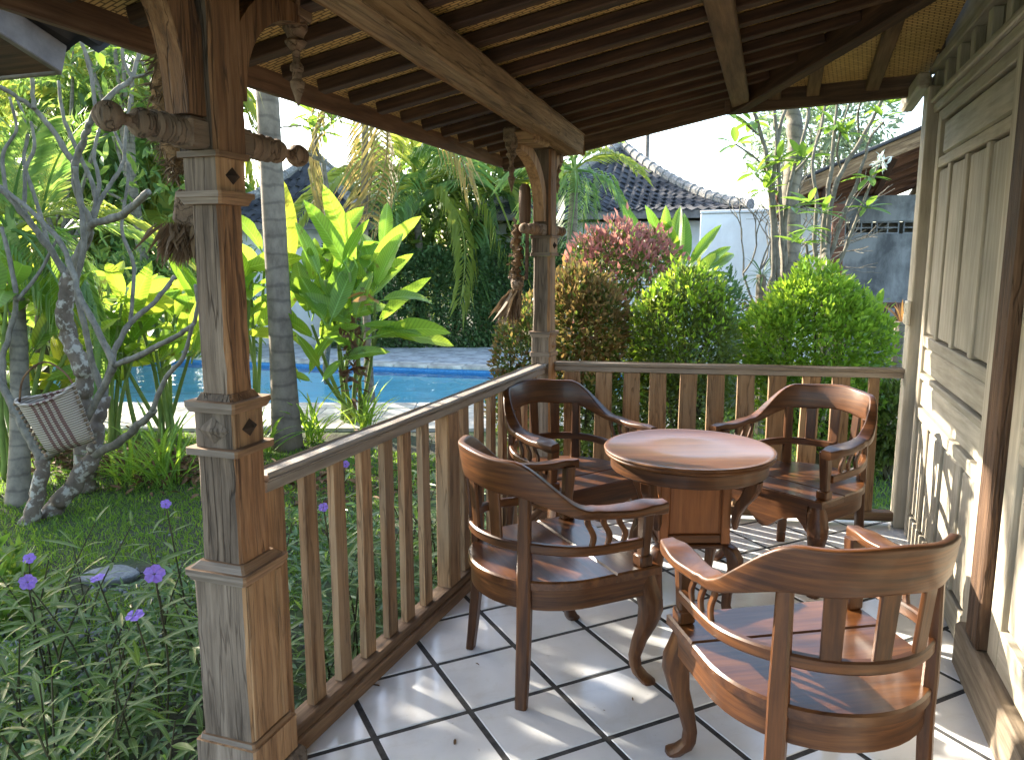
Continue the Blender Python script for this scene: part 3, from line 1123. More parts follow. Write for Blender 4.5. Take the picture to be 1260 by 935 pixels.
def diamond(root, ax, off, z, r, h, m):
    """raised pyramid rhomb on a block face; ax 'y' = on the -Y face, 'x' = on the +X face"""
    if ax == 'y':
        V = [(-r, -off, z), (0, -off, z - h), (r, -off, z), (0, -off, z + h), (0, -off - 0.016, z)]
    else:
        V = [(off, -r, z), (off, 0, z - h), (off, r, z), (off, 0, z + h), (off + 0.016, 0, z)]
    return MB().add(V, [(0, 1, 4), (1, 2, 4), (2, 3, 4), (3, 0, 4), (3, 2, 1, 0)]).build('diamond_carving', m, root)


TURN = [(0.006, 0), (0.019, 0.006), (0.029, 0.022), (0.032, 0.04), (0.029, 0.056), (0.018, 0.068), (0.013, 0.078), (0.0125, 0.105), (0.017, 0.122), (0.024, 0.13), (0.030, 0.138), (0.033, 0.152),
        (0.029, 0.168), (0.021, 0.176), (0.029, 0.184), (0.035, 0.196), (0.029, 0.208), (0.024, 0.213), (0.033, 0.222), (0.036, 0.234), (0.030, 0.246), (0.026, 0.25), (0.034, 0.258), (0.034, 0.30)]


def pendant(root, y, ztop, L, sc=1.0, x=0.0):
    p = [(0.003, 0), (0.010, 0.03), (0.019, 0.06), (0.021, 0.075), (0.013, 0.085), (0.013, 0.105), (0.019, 0.112), (0.019, 0.125), (0.010, 0.14),
         (0.012, 0.17), (0.026, 0.19), (0.031, 0.20), (0.022, 0.21), (0.026, 0.225), (0.035, 0.24), (0.035, 0.262)]
    k = L / 0.262
    v, f = lathe([(r * sc, z * k) for r, z in p], 14)
    o = MB().add(v, f).build('pendant', M['carved'], root, Matrix.Translation((x, y, ztop - L)))
    smooth_by_angle(o, 40)
    MB().box((0, 0, L + 0.035), (0.075 * sc, 0.075 * sc, 0.07), 0.008).build('pendant_block', M['carved'], o)
    return o


def bracket(root, sgn, z0, z1, reach, th, wd, m):
    """curved knee brace from the post up and outwards along Y"""
    n = 12
    inner, outer = [], []
    for i in range(n + 1):
        a = PI / 2 * i / n
        yy = 0.03 + wd + (reach - 0.03 - wd) * (1 - math.cos(a))
        zz = z0 + (z1 - z0) * math.sin(a) ** 0.9
        inner.append((yy, zz))
        t = i / n
        outer.append((max(0.03, yy - wd * math.sin(PI / 2 * (1 - t) * 0.9 + 0.1)), zz + wd * math.sin(PI / 2 * t)))
    rings = []
    for (a, b_) in zip(inner, outer):
        zc = min(b_[1], z1 + 0.05)
        rings.append([(-th / 2, sgn * a[0], a[1]), (th / 2, sgn * a[0], a[1]), (th / 2, sgn * b_[0], zc), (-th / 2, sgn * b_[0], zc)])
    v, f = loft(rings)
    mb = MB().add(v, f)
    if sgn > 0:
        mb.f = [q[::-1] for q in mb.f]
    return mb.build('bracket', m, root)


def cross_bar(root, z, L0, L1, sec):
    """squared bar through the post along Y with turned ends"""
    MB().box((0, (L1 - L0) / 2 * 0, 0), (sec, 0.24, sec), 0.008).build('cross_bar', M['carved'], root, Matrix.Translation((0.004, 0, z)))
    for sgn, L in ((-1, L0), (1, L1)):
        k = sec / 0.068
        ln = L - 0.12
        v, f = lathe([(r * k, zz * ln / 0.30) for r, zz in TURN], 16)
        R = Matrix.Translation((0.004, sgn * L, z)) @ Matrix.Rotation(PI / 2 * (1 if sgn > 0 else -1), 4, 'X')
        smooth_by_angle(MB().add(v, f).build('turned_end', M['carved'], root, R), 40)


def carved_post(name, label, loc, k, rz=0.0):
    root = thing(name, label, 'post', loc, rz, 'carved posts of the terrace')
    return root


fp = carved_post('carved_post', 'big weathered carved post with square plinth at the left front of the terrace', (-1.365, 1.668, 0), 1)
MB().box((0, 0, 0.03), (0.245, 0.245, 0.075), 0.02).build('foot', M['base_grey'], fp)
two_tone(fp, 'plinth', 0.198, 0.069, 0.172, 1.0, base='base')
two_tone(fp, 'plinth_moulding', 0.182, 0.1725, 0.186, 0.97, base='mould')
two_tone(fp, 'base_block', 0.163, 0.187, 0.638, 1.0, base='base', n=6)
# framed panel on the inner face
for (y0, y1, z0, z1) in ((-0.075, -0.052, 0.19, 0.636), (0.052, 0.075, 0.19, 0.636)):
    MB().box((0.0845, (y0 + y1) / 2, (z0 + z1) / 2), (0.006, y1 - y0, z1 - z0), 0.002).build('panel_strip', M['base_warm'], fp)
two_tone(fp, 'cap_moulding', 0.176, 0.639, 0.655, 1.08, base='mould')
two_tone(fp, 'cap_moulding', 0.196, 0.6555, 0.672, 1.0, base='mould')
two_tone(fp, 'cap_moulding', 0.176, 0.6725, 0.690, 0.8, base='mould')
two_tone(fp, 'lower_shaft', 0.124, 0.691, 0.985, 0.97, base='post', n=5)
two_tone(fp, 'collar_plate', 0.164, 0.986, 1.004, 1.0, base='mould')
two_tone(fp, 'collar_block', 0.126, 1.005, 1.098, 1.0, base='base')
diamond(fp, 'y', 0.064, 1.052, 0.05, 0.036, M['base_grey'])
diamond(fp, 'x', 0.064, 1.052, 0.032, 0.024, M['slot'])
two_tone(fp, 'collar_plate', 0.144, 1.099, 1.113, 1.1, base='mould')
two_tone(fp, 'collar_plate', 0.160, 1.1135, 1.128, 1.0, base='mould')
two_tone(fp, 'shaft_foot', 0.118, 1.1285, 1.146, 0.85, base='post')
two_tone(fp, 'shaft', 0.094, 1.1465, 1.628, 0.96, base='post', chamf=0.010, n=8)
two_tone(fp, 'collar_plate', 0.116, 1.629, 1.645, 1.12, base='mould')
two_tone(fp, 'collar_plate', 0.140, 1.6455, 1.660, 1.0, base='mould')
two_tone(fp, 'collar_block', 0.108, 1.6605, 1.742, 1.0, base='base')
diamond(fp, 'x', 0.0545, 1.70, 0.028, 0.022, M['slot'])
two_tone(fp, 'collar_plate', 0.128, 1.7425, 1.757, 1.0, base='mould')
cross_bar(fp, 1.795, 0.36, 0.40, 0.07)
two_tone(fp, 'upper_shaft', 0.122, 1.757, 2.33, 1.02, base='post', chamf=0.012, n=7)
bracket(fp, -1, 1.835, 2.24, 0.42, 0.07, 0.09, M['post_warm'])
bracket(fp, 1, 1.90, 2.16, 0.36, 0.07, 0.07, M['post_warm'])
pendant(fp, 0.385, 2.175, 0.235, 1.05)
pendant(fp, -0.56, 2.17, 0.2, 0.9)

cp = carved_post('carved_post', 'slim carved post at the far corner where the two railings meet', (-1.235, 4.22, 0), 1, -0.08)
two_tone(cp, 'base_block', 0.112, 0.0, 0.935, 1.0, base='base')
two_tone(cp, 'collar_plate', 0.128, 0.936, 0.96, 1.0, base='mould')
two_tone(cp, 'collar_block', 0.112, 0.961, 1.045, 1.0, base='base')
diamond(cp, 'x', 0.0565, 1.0, 0.03, 0.025, M['base_warm'])
two_tone(cp, 'collar_plate', 0.118, 1.046, 1.062, 1.1, base='mould')
two_tone(cp, 'collar_plate', 0.138, 1.0625, 1.078, 1.0, base='mould')
two_tone(cp, 'shaft', 0.104, 1.079, 1.50, 0.97, base='base', chamf=0.012, n=5)
two_tone(cp, 'collar_plate', 0.128, 1.501, 1.52, 1.0, base='mould')
two_tone(cp, 'collar_block', 0.116, 1.521, 1.60, 1.0, base='base')
diamond(cp, 'x', 0.0585, 1.56, 0.025, 0.02, M['slot'])
two_tone(cp, 'collar_plate', 0.132, 1.601, 1.615, 1.0, base='mould')
cross_bar(cp, 1.645, 0.34, 0.30, 0.06)
two_tone(cp, 'upper_shaft', 0.106, 1.616, 2.075, 1.0, base='post', chamf=0.010, n=5)
bracket(cp, -1, 1.69, 2.03, 0.42, 0.06, 0.06, M['base_warm'])
bracket(cp, 1, 1.72, 2.02, 0.17, 0.05, 0.05, M['base_warm'])
pendant(cp, -0.47, 2.06, 0.24, 0.9)
pendant(cp, 0.20, 2.03, 0.17, 0.8)
MB().box((0.05, -0.36, 2.085), (0.16, 0.22, 0.06), 0.02, top=(1.0, 1.3)).build('capital_block', M['beam'], cp)


def bundle(name, label, loc, sc, rz, seed):
    """old hanging ornament: carved board wrapped in fibre, wooden clapper block, straw tuft"""
    r = thing(name, label, 'ornament', loc, rz, 'hanging ornaments behind the posts')
    rr = np.random.default_rng(seed)
    board('back_board', (0.05 * sc, 0, 0.50 * sc), (0.02 * sc, 0, 0.07 * sc), 0.07 * sc, 0.022 * sc, M['carved_dark'], r, 0.006)
    path = smooth_path([(0.03, 0, 0.62), (-0.02, 0, 0.55), (-0.05, 0.0, 0.45), (-0.035, 0, 0.34), (-0.02, 0, 0.24)], 4)
    v, f = tube([tuple(Vector(p) * sc) for p in path], [x * sc for x in lerp_list([0.03, 0.055, 0.05, 0.045, 0.05, 0.03], len(path))], 9)
    core = MB().add(v, f).build('fibre_core', M['coir'], r, smooth=True)
    n = 900
    ii = rr.integers(0, len(v), n)
    Pn = np.array(v)[ii]
    D = rr.normal(0, 1, (n, 3)) + np.array([-0.6, 0, -0.8])
    leaves('fibre', LEAF_N, Pn, D, 0.05 * sc * rr.uniform(0.5, 1.2, n), M['straw'], core)
    MB().box((-0.02 * sc, 0, 0.135 * sc), (0.10 * sc, 0.085 * sc, 0.10 * sc), 0.01).build('wooden_block', M['carved'], r, Matrix.Rotation(0.18, 4, 'Y'))
    n = 260
    Pn = np.stack([rr.normal(-0.015, 0.028, n), rr.normal(0, 0.02, n), np.full(n, 0.10)], 1) * sc
    D = np.stack([rr.normal(-0.15, 0.45, n), rr.normal(0, 0.4, n), np.full(n, -1.0)], 1)
    leaves('straw_tuft', LEAF_N, Pn, D, 0.13 * sc * rr.uniform(0.6, 1.2, n), M['straw'], r)
    return r


bundle('hanging_ornament', 'shaggy brown fibre ornament with straw tuft hanging behind the big front post', (-1.50, 1.74, 1.50), 0.92, 0.35, 3)


def tassel(name, label, loc, rz):
    r = thing(name, label, 'ornament', loc, rz, 'hanging ornaments behind the posts')
    v, f = lathe([(0.02, 0), (0.032, 0.02), (0.034, 0.12), (0.03, 0.2), (0.018, 0.22)], 12)
    MB().add(v, f).build('wooden_tube', M['carved_dark'], r, Matrix.Translation((0.03, 0, 0.36)), smooth=True)
    board('back_board', (0.045, 0, 0.40), (0.04, 0, 0.06), 0.05, 0.02, M['carved_dark'], r, 0.004)
    rr = np.random.default_rng(9)
    path = smooth_path([(0.0, 0, 0.36), (-0.02, 0, 0.28), (-0.005, 0, 0.2), (-0.02, 0, 0.12), (-0.01, 0, 0.06)], 6)
    rad = [0.024 * (1 + 0.45 * math.sin(i * 2.1)) for i in range(len(path))]
    v, f = tube(path, rad, 8)
    kn = MB().add(v, f).build('knotted_stem', M['dry'], r, smooth=True)
    n = 160
    ii = rr.integers(0, len(v), n)
    leaves('husk', LEAF_S, np.array(v)[ii], rr.normal(0, 1, (n, 3)) + np.array([-.4, 0, -.5]), 0.04 * rr.uniform(.5, 1.2, n), M['straw'], kn)
    v, f = lathe([(0.015, -0.03), (0.034, -0.01), (0.036, 0.015), (0.02, 0.035)], 10)
    MB().add(v, f).build('knob', M['carved'], r, Matrix.Translation((-0.01, 0, 0.03)), smooth=True)
    n = 170
    Pn = np.stack([rr.normal(-0.015, 0.014, n), rr.normal(0, 0.014, n), np.full(n, 0.01)], 1)
    D = np.stack([rr.normal(-0.35, 0.25, n), rr.normal(0, 0.2, n), np.full(n, -1.0)], 1)
    leaves('straw_tuft', LEAF_N, Pn, D, 0.19 * rr.uniform(0.6, 1.2, n), M['straw'], r)
    return r


tassel('hanging_tassel', 'knotted dark stem ornament with a straw tassel hanging on the slim corner post', (-1.345, 4.10, 1.31), 0.3)

# ------------------------------------------------------------------ railings
RZ = 0.90
rl = thing('railing', 'left wooden railing along the garden with worn cap rail and mid newel', 'railing', (rail_x(3.0), 3.0, 0), 0, 'terrace railings')
o3 = Vector((rail_x(3.0), 3.0, 0))


def rb(name, p0, p1, wd, ht, m, par, org, **k):
    return board(name, Vector(p0) - org, Vector(p1) - org, wd, ht, m, par, **k)


ya, yb = 1.752, 4.17
rb('cap_rail', (rail_x(ya), ya, RZ - 0.012), (rail_x(yb), yb, RZ - 0.012), 0.078, 0.024, M['rail_cap'], rl, o3, b=0.007, rough_cut=0.0012)
rb('under_rail', (rail_x(ya), ya, RZ - 0.042), (rail_x(yb), yb, RZ - 0.042), 0.05, 0.033, M['rail_cap'], rl, o3, b=0.004)
rb('bottom_rail', (rail_x(ya), ya, 0.055), (rail_x(yb), yb, 0.055), 0.075, 0.05, M['rail_low'], rl, o3, b=0.006)
rb('kerb_board', (rail_x(ya) + 0.045, ya, 0.025), (rail_x(yb) + 0.045, yb, 0.025), 0.02, 0.05, M['rail_low'], rl, o3, b=0.005)


def baluster(y, wd, root, org, x, ang, z0=0.081, z1=RZ - 0.059, th=0.026):
    m_ = MB()
    n = 5
    rings = []
    for k in range(n + 1):
        t = k / n
        z = z0 + (z1 - z0) * t
        ww = wd / 2 * (1.06 - 0.12 * t)
        j = lambda: rnd.uniform(-.0012, .0012)
        rings.append([(-ww + j(), -th / 2, z), (ww + j(), -th / 2, z), (ww + j(), th / 2, z), (-ww + j(), th / 2, z)])
    v, f = loft(rings)
    m_.add(v, f)
    return m_.build('baluster', M['baluster'], root, Matrix.Translation(Vector((x, y, 0)) - org) @ Matrix.Rotation(ang, 4, 'Z') @ Matrix.Rotation(rnd.uniform(-.012, .012), 4, 'Y'))


ANG = PI / 2 - 0.047
for y in (1.975, 2.128, 2.285, 2.445, 2.58, 2.735, 3.12, 3.275, 3.425, 3.575, 3.725, 3.875, 4.03):
    baluster(y, 0.062, rl, o3, rail_x(y), ANG)
MB().box((0, 0, 0.43), (0.05, 0.095, 0.83), 0.006).build('end_board', M['base_warm'], rl, Matrix.Translation(Vector((rail_x(1.80) - 0.02, 1.815, 0)) - o3))
MB().box((0, 0, 0.43), (0.065, 0.11, 0.83), 0.006).build('newel', M['baluster'], rl, Matrix.Translation(Vector((rail_x(2.95), 2.95, 0)) - o3) @ Matrix.Rotation(-0.047, 4, 'Z'))

bk0, bk1 = Vector((-1.18, 4.262, 0)), Vector((0.70, 4.632, 0))
bl = thing('railing', 'back wooden railing of broad slats between the corner post and the white wall', 'railing', (bk0 + bk1) / 2, 0, 'terrace railings')
o4 = (bk0 + bk1) / 2
dv = (bk1 - bk0).normalized()
bang = math.atan2(dv.y, dv.x)
Z = lambda p, z: (p.x, p.y, z)
rb('cap_rail', Z(bk0, RZ - 0.010), Z(bk1, RZ - 0.016), 0.07, 0.022, M['rail_cap'], bl, o4, b=0.006, rough_cut=0.001)
rb('under_rail', Z(bk0, RZ - 0.038), Z(bk1, RZ - 0.044), 0.045, 0.03, M['rail_cap'], bl, o4, b=0.004)
rb('bottom_rail', Z(bk0, 0.055), Z(bk1, 0.055), 0.07, 0.05, M['rail_low'], bl, o4, b=0.006)
for d in (0.10, 0.275, 0.44, 0.60, 0.765, 0.93, 1.10, 1.27, 1.445, 1.62, 1.80):
    p = bk0 + dv * (d * (bk1 - bk0).length / 1.957 + 0.01)
    baluster(p.y, 0.098 if d < 1.75 else 0.056, bl, o4, p.x, bang, z1=RZ - 0.06)

# ------------------------------------------------------------------ armchairs and table


def sstep(a, b, x):
    t = min(1, max(0, (x - a) / (b - a)))
    return t * t * (3 - 2 * t)


def shoe(R, Rb, yf, n_arc=30, n_st=7, ang0=0.0):
    """horseshoe in plan from front right round the back to front left: (point, outward normal, angle)"""
    out = []
    for i in range(n_st):
        t = i / n_st
        out.append((Vector((R, yf * (1 - t), 0)), Vector((1, 0, 0)), -yf * (1 - t) / R))
    for i in range(n_arc + 1):
        a = PI * i / n_arc
        out.append((Vector((R * math.cos(a), -Rb * math.sin(a), 0)), Vector((math.cos(a) * Rb, -math.sin(a) * R, 0)).normalized(), a if a < PI / 2 else PI - a))
    for i in range(1, n_st + 1):
        t = i / n_st
        out.append((Vector((-R, yf * t, 0)), Vector((-1, 0, 0)), -yf * t / R))
    return out


def rrect(w, h, r, n=3):
    """rounded rectangle profile"""
    r = min(r, w * 0.49, h * 0.49)
    pts = []
    for (cx, cy, a0) in ((w / 2 - r, h / 2 - r, 0), (-w / 2 + r, h / 2 - r, PI / 2), (-w / 2 + r, -h / 2 + r, PI), (w / 2 - r, -h / 2 + r, 1.5 * PI)):
        for k in range(n):
            a = a0 + PI / 2 * k / (n - 1)
            pts.append((cx + r * math.cos(a), cy + r * math.sin(a)))
    return pts


CH_R, CH_B = 0.285, 0.295


def make_chair(label):
    root = thing('armchair', label, 'armchair', (0, 0, 0), 0, 'wooden armchairs round the table')
    # seat: D-shaped planks
    def outline(R, Rb, yf):
        pts = [(R, yf)]
        pts += [(R * math.cos(a), -Rb * math.sin(a)) for a in [-PI * i / 28 * -1 for i in range(29)]]
        pts += [(-R, yf)]
        return pts[::-1]
    D = outline(0.29, 0.30, 0.262)
    D = dedupe(D)
    ar = sum(D[k][0] * D[(k + 1) % len(D)][1] - D[(k + 1) % len(D)][0] * D[k][1] for k in range(len(D)))
    if ar < 0:
        D = D[::-1]
    for (c0, c1) in ((-0.4, 0.085), (0.0865, 0.4)):
        p = clip_poly(clip_poly(D, (0, 1), c1), (0, -1), -c0)
        v, f = prism(dedupe(p), 0.402, 0.432, 0.006)
        MB().add(v, f).build('seat_plank', M['teak_seat'], root)
    # apron round sides and back
    pth = shoe(0.268, 0.278, 0.215, 24, 3)
    rings = []
    for p, nrm, a in pth:
        q = rrect(0.022, 0.072, 0.004, 2)
        rings.append([tuple(p + nrm * x + Vector((0, 0, 0.364 + y))) for x, y in q])
    v, f = loft(rings)
    MB().add(v, f).build('apron', M['teak_h'], root)
    # scalloped front apron
    n = 18
    top, bot = [], []
    for i in range(n + 1):
        x = -0.215 + 0.43 * i / n
        t = abs(x) / 0.215
        zb = 0.300 - 0.045 * (1 - sstep(0.0, 0.55, t)) - 0.012 * math.cos(t * PI * 2)
        zb += 0.03 * sstep(0.55, 0.8, t) - 0.04 * sstep(0.82, 1.0, t)
        bot.append((x, zb))
        top.append((x, 0.400))
    rings = [[(b_[0], 0.228, b_[1]), (b_[0], 0.25, b_[1] + 0.004), (t_[0], 0.25, t_[1]), (t_[0], 0.228, t_[1])] for b_, t_ in zip(bot, top)]
    v, f = loft(rings)
    mb = MB().add(v, f)
    mb.build('front_apron', M['teak_h'], root)
    # cabriole front legs
    for s in (-1, 1):
        prof = [(0.0, 0.400, 0.030), (0.004, 0.36, 0.036), (0.014, 0.31, 0.040), (0.018, 0.27, 0.037), (0.010, 0.21, 0.029), (-0.006, 0.15, 0.023),
                (-0.016, 0.09, 0.019), (-0.014, 0.055, 0.019), (-0.002, 0.028, 0.025), (0.012, 0.012, 0.028), (0.016, 0.0, 0.024)]
        rings = []
        dx, dy = s * 0.72, 0.69
        for k in range(31):
            o_, z, r = lerp_list(prof, 31)[k] if False else [np.interp(k / 30 * (len(prof) - 1), range(len(prof)), [q[j] for q in prof]) for j in range(3)]
            cx, cy = s * 0.246 + dx * o_ * 1.5, 0.222 + dy * o_ * 1.5
            q = rrect(r * 2, r * 2, r * 0.62, 3)
            rings.append([(cx + x, cy + y, z) for x, y in q])
        v, f = loft(rings[::-1])
        MB().add(v, f).build('front_leg', M['teak_z'], root, smooth=True)
        # arm post with block foot
        MB().box((0, 0, 0), (0.05, 0.05, 0.04), 0.005).build('arm_post_foot', M['teak_z'], root, Matrix.Translation((s * 0.262, 0.205, 0.4525)))
        v, f = loft([[(s * 0.264 + x * k, 0.205 + 0.01 * t + y * k, 0.473 + 0.168 * t) for x, y in rrect(0.042, 0.042, 0.006, 2)] for t, k in ((0, 0.82), (0.25, 0.85), (0.6, 0.98), (1, 1.02))])
        MB().add(v, f).build('arm_post', M['teak_z'], root)
        # back leg running on as a stile up to the crest
        a = math.radians(46)
        nx, ny = s * math.cos(a), -math.sin(a)
        rings = []
        for z, off, k in ((0.0, 0.028, 0.86), (0.10, 0.016, 0.95), (0.22, 0.004, 1.0), (0.36, -0.002, 1.04), (0.44, 0.0, 1.02), (0.56, 0.000, 0.92), (0.716, -0.003, 0.82)):
            R = 0.287 + off
            cx, cy = R * nx, R * ny
            rr_ = rrect(0.034 * k, 0.046 * k, 0.006, 2)
            rings.append([(cx + x * nx - y * ny, cy + x * ny + y * nx, z) for x, y in rr_])
        v, f = loft(rings)
        mb = MB().add(v, f)
        mb.build('stile_leg', M['teak_z'], root)
        # three S-shaped spindles under the arm
        for j, yy in enumerate((0.115, 0.055, -0.005)):
            rings = []
            for k in range(13):
                t = k / 12
                zz = 0.540 + (0.640 + 0.008 * j - 0.540) * t
                yo = yy + 0.009 * math.sin(t * 2 * PI) - 0.016 * t
                xo = s * (0.279 + 0.004 * t)
                rings.append([(xo + x, yo + y, zz) for x, y in rrect(0.012, 0.021, 0.003, 2)])
            v, f = loft(rings)
            MB().add(v, f).build('spindle', M['teak_z'], root)
    # lower rail, horseshoe
    rings = []
    for p, nrm, a in shoe(0.277, 0.287, 0.185, 28, 4):
        z = 0.520 + 0.022 * sstep(-0.3, 0.9, a)
        rings.append([tuple(p + nrm * x + Vector((0, 0, z + y))) for x, y in rrect(0.024, 0.034, 0.005, 2)])
    v, f = loft(rings)
    MB().add(v, f).build('lower_rail', M['teak_h'], root)
    # back splats
    for adeg in (67, 90, 113):
        a = math.radians(adeg)
        nx, ny = math.cos(a), -math.sin(a)
        rings = []
        for t in (0, 0.3, 0.65, 1):
            R = 0.286 + 0.016 * t
            z = 0.552 + (0.735 - 0.552) * t
            ww = 0.046 + 0.004 * t
            rings.append([(R * nx + x * nx - y * ny, R * ny + x * ny + y * nx, z) for x, y in rrect(0.013, ww, 0.003, 2)])
        v, f = loft(rings)
        MB().add(v, f).build('splat', M['teak_z'], root)
    # crest rail flowing into the arms
    pth = shoe(0.288, 0.302, 0.265, 44, 16)
    rings = []
    n = len(pth)
    for i, (p, nrm, a) in enumerate(pth):
        b_ = sstep(math.radians(2), math.radians(52), a)
        e = min(i, n - 1 - i) / 16.0            # 0 at the arm tip
        wv = 0.062 * (1 - b_) + 0.026 * b_
        hh = 0.028 * (1 - b_) + 0.118 * b_
        if e < 1:
            tip = 1 - sstep(0.0, 0.5, e)
            wv += 0.016 * math.sin(PI * min(1, e / 0.9)) ** 2 * (1 if e < 0.9 else 0)
            wv *= 0.55 + 0.45 * sstep(-0.15, 0.22, e)
            hh += 0.010 * tip
        zc = 0.655 * (1 - b_) + 0.768 * b_
        if a < 0:
            zc -= 0.010 * math.sin(PI * min(1, e)) 
            zc -= 0.014 * (1 - sstep(0, 0.3, e))
        zc += 0.012 * sstep(1.0, 1.57, a)
        q = rrect(wv, hh, 0.008, 4)
        lean = 0.16 * b_
        sh = 0.006 if a < 0 else 0.0
        rings.append([tuple(p + nrm * (x + y * lean + 0.008 * b_ + sh) + Vector((0, 0, zc + y - (0.10 * x if a < 0.3 else 0)))) for x, y in q])
    v, f = loft(rings)
    MB().add(v, f).build('crest_rail', M['teak_h'], root)
    return root


ch0 = make_chair('armchair standing beside the left railing in front of the corner armchair')
for c in ch0.children:
    smooth_by_angle(c)
chairs = [
    (ch0, (-0.72, 2.585), (0.72, 0.69), None),
    (None, (0.138, 2.105), (-0.485, 0.875), 'armchair closest to the viewer, seen from behind at the bottom right'),
    (None, (-0.915, 3.60), (0.80, -0.60), 'armchair in the corner against the slim post, behind the round table on its left'),
    (None, (0.155, 3.85), (-0.57, -0.82), 'armchair right of the round table with a sunlit seat facing the viewer'),
]
for o, (x, y), f, lab in chairs:
    if o is None:
        o = copy_thing(ch0, label=lab)
    o.location = (x, y, 0.0005)
    o.rotation_euler = (0, 0, math.atan2(-f[0], f[1]))
    o.scale = (1.03, 1.03, 1.03)

tb = thing('round_table', 'round wooden table with a boxed pedestal standing between the four armchairs', 'table', (-0.305, 3.235, 0), math.radians(20))
v, f = lathe([(0.30, 0.672), (0.343, 0.674), (0.352, 0.679), (0.3535, 0.685), (0.350, 0.691), (0.356, 0.694), (0.357, 0.699), (0.352, 0.7035), (0.335, 0.7045), (0.333, 0.7035), (0.15, 0.704), (0.02, 0.704)], 72)
o = MB().add(v, f).build('table_top', M['teak_top'], tb)
smooth_by_angle(o, 30)
v, f = lathe([(0.285, 0.615), (0.322, 0.615), (0.327, 0.62), (0.327, 0.668), (0.322, 0.6715), (0.285, 0.6715)], 72)
o = MB().add(v, f).build('apron', M['teak_h'], tb)
smooth_by_angle(o, 30)
hb = 0.142
MB().box((0, 0, 0.472), (2 * hb - 0.03, 2 * hb - 0.03, 0.27), 0.002).build('cabinet_core', M['teak_panel'], tb)
for k in range(4):
    R = Matrix.Rotation(k * PI / 2, 4, 'Z')
    MB().box((0, -hb + 0.018, 0.472), (0.205, 0.012, 0.205), 0.004, R).build('panel', M['teak_panel'], tb)
    MB().box((hb - 0.014, -hb + 0.014, 0.468), (0.036, 0.036, 0.282), 0.004, R).build('corner_stile', M['teak_panel'], tb)
    for zz in (0.350, 0.592):
        MB().box((0, -hb + 0.012, zz), (2 * hb - 0.066, 0.022, 0.036), 0.003, R).build('panel_rail', M['teak_x'], tb)
MB().box((0, 0, 0.318), (0.30, 0.30, 0.018), 0.006).build('base_plate', M['teak_x'], tb)
for k in range(4):
    a = PI / 4 + k * PI / 2
    R = Matrix.Rotation(a, 4, 'Z')
    # scroll bracket under the apron
    pr = [(0.300, 0.615, 0.030), (0.294, 0.58, 0.030), (0.278, 0.545, 0.027), (0.252, 0.51, 0.022), (0.234, 0.47, 0.017), (0.226, 0.43, 0.012), (0.228, 0.40, 0.006)]
    rings = [[(r + x, y, z) for x, y in rrect(w_ * 2.0, 0.046 * (0.5 + 0.5 * min(1, w_ / 0.02)), 0.006, 2)] for r, z, w_ in pr]
    v, f = loft(rings[::-1])
    o = MB().add(v, f, R).build('bracket', M['teak_z'], tb)
    smooth_by_angle(o)
    pr = [(0.165, 0.330, 0.026), (0.205, 0.315, 0.030), (0.232, 0.275, 0.032), (0.236, 0.23, 0.029), (0.220, 0.17, 0.023), (0.205, 0.11, 0.019), (0.202, 0.06, 0.018), (0.213, 0.03, 0.022), (0.228, 0.012, 0.025), (0.232, 0.0, 0.02)]
    q = [[np.interp(i / 27 * (len(pr) - 1), range(len(pr)), [p[j] for p in pr]) for j in range(3)] for i in range(28)]
    rings = [[(r + x, y, z) for x, y in rrect(w_ * 2, w_ * 1.7, w_ * 0.5, 3)] for r, z, w_ in q]
    v, f = loft(rings[::-1])
    o = MB().add(v, f, R).build('leg', M['teak_z'], tb)
    smooth_by_angle(o)

# small dry leaves dropped on the tiles
FL = ['curled dry leaf on the tile between the two left chair back legs', 'dry leaf on the tile nearest the bottom edge in the middle', 'dry leaf on the tile closest to the left bottom rail',
      'dry leaf on the tile between the front legs of the left and near armchairs', 'dry leaf on the tile under the near armchair', 'dry leaf under the left armchair by its front leg',
      'dry leaf on the tile left of the near armchair foot', 'dry leaf on the tile beside the mid newel of the left railing']
for i, (u, v_) in enumerate([(585, 815), (560, 908), (455, 842), (778, 857), (1010, 690), (700, 738), (745, 874), (520, 783)]):
    p = onz(u, v_, 0.003)
    me = scatter_mesh('fallen_leaf', LEAF_M, np.zeros((1, 3)), orient(rng.normal(0, 1, (1, 3)) * np.array([1, 1, 0.05]), rng, 0.1), [0.022 + 0.012 * (i % 3)])
    me.materials.append(M['dry'])
    tag(link('fallen_leaf', me, None, Matrix.Translation(tuple(p))), FL[i], 'leaf', 'dry leaves on the tiles')

# ================================================================== GARDEN
GZ = lambda u, v: onz(u, v, G)


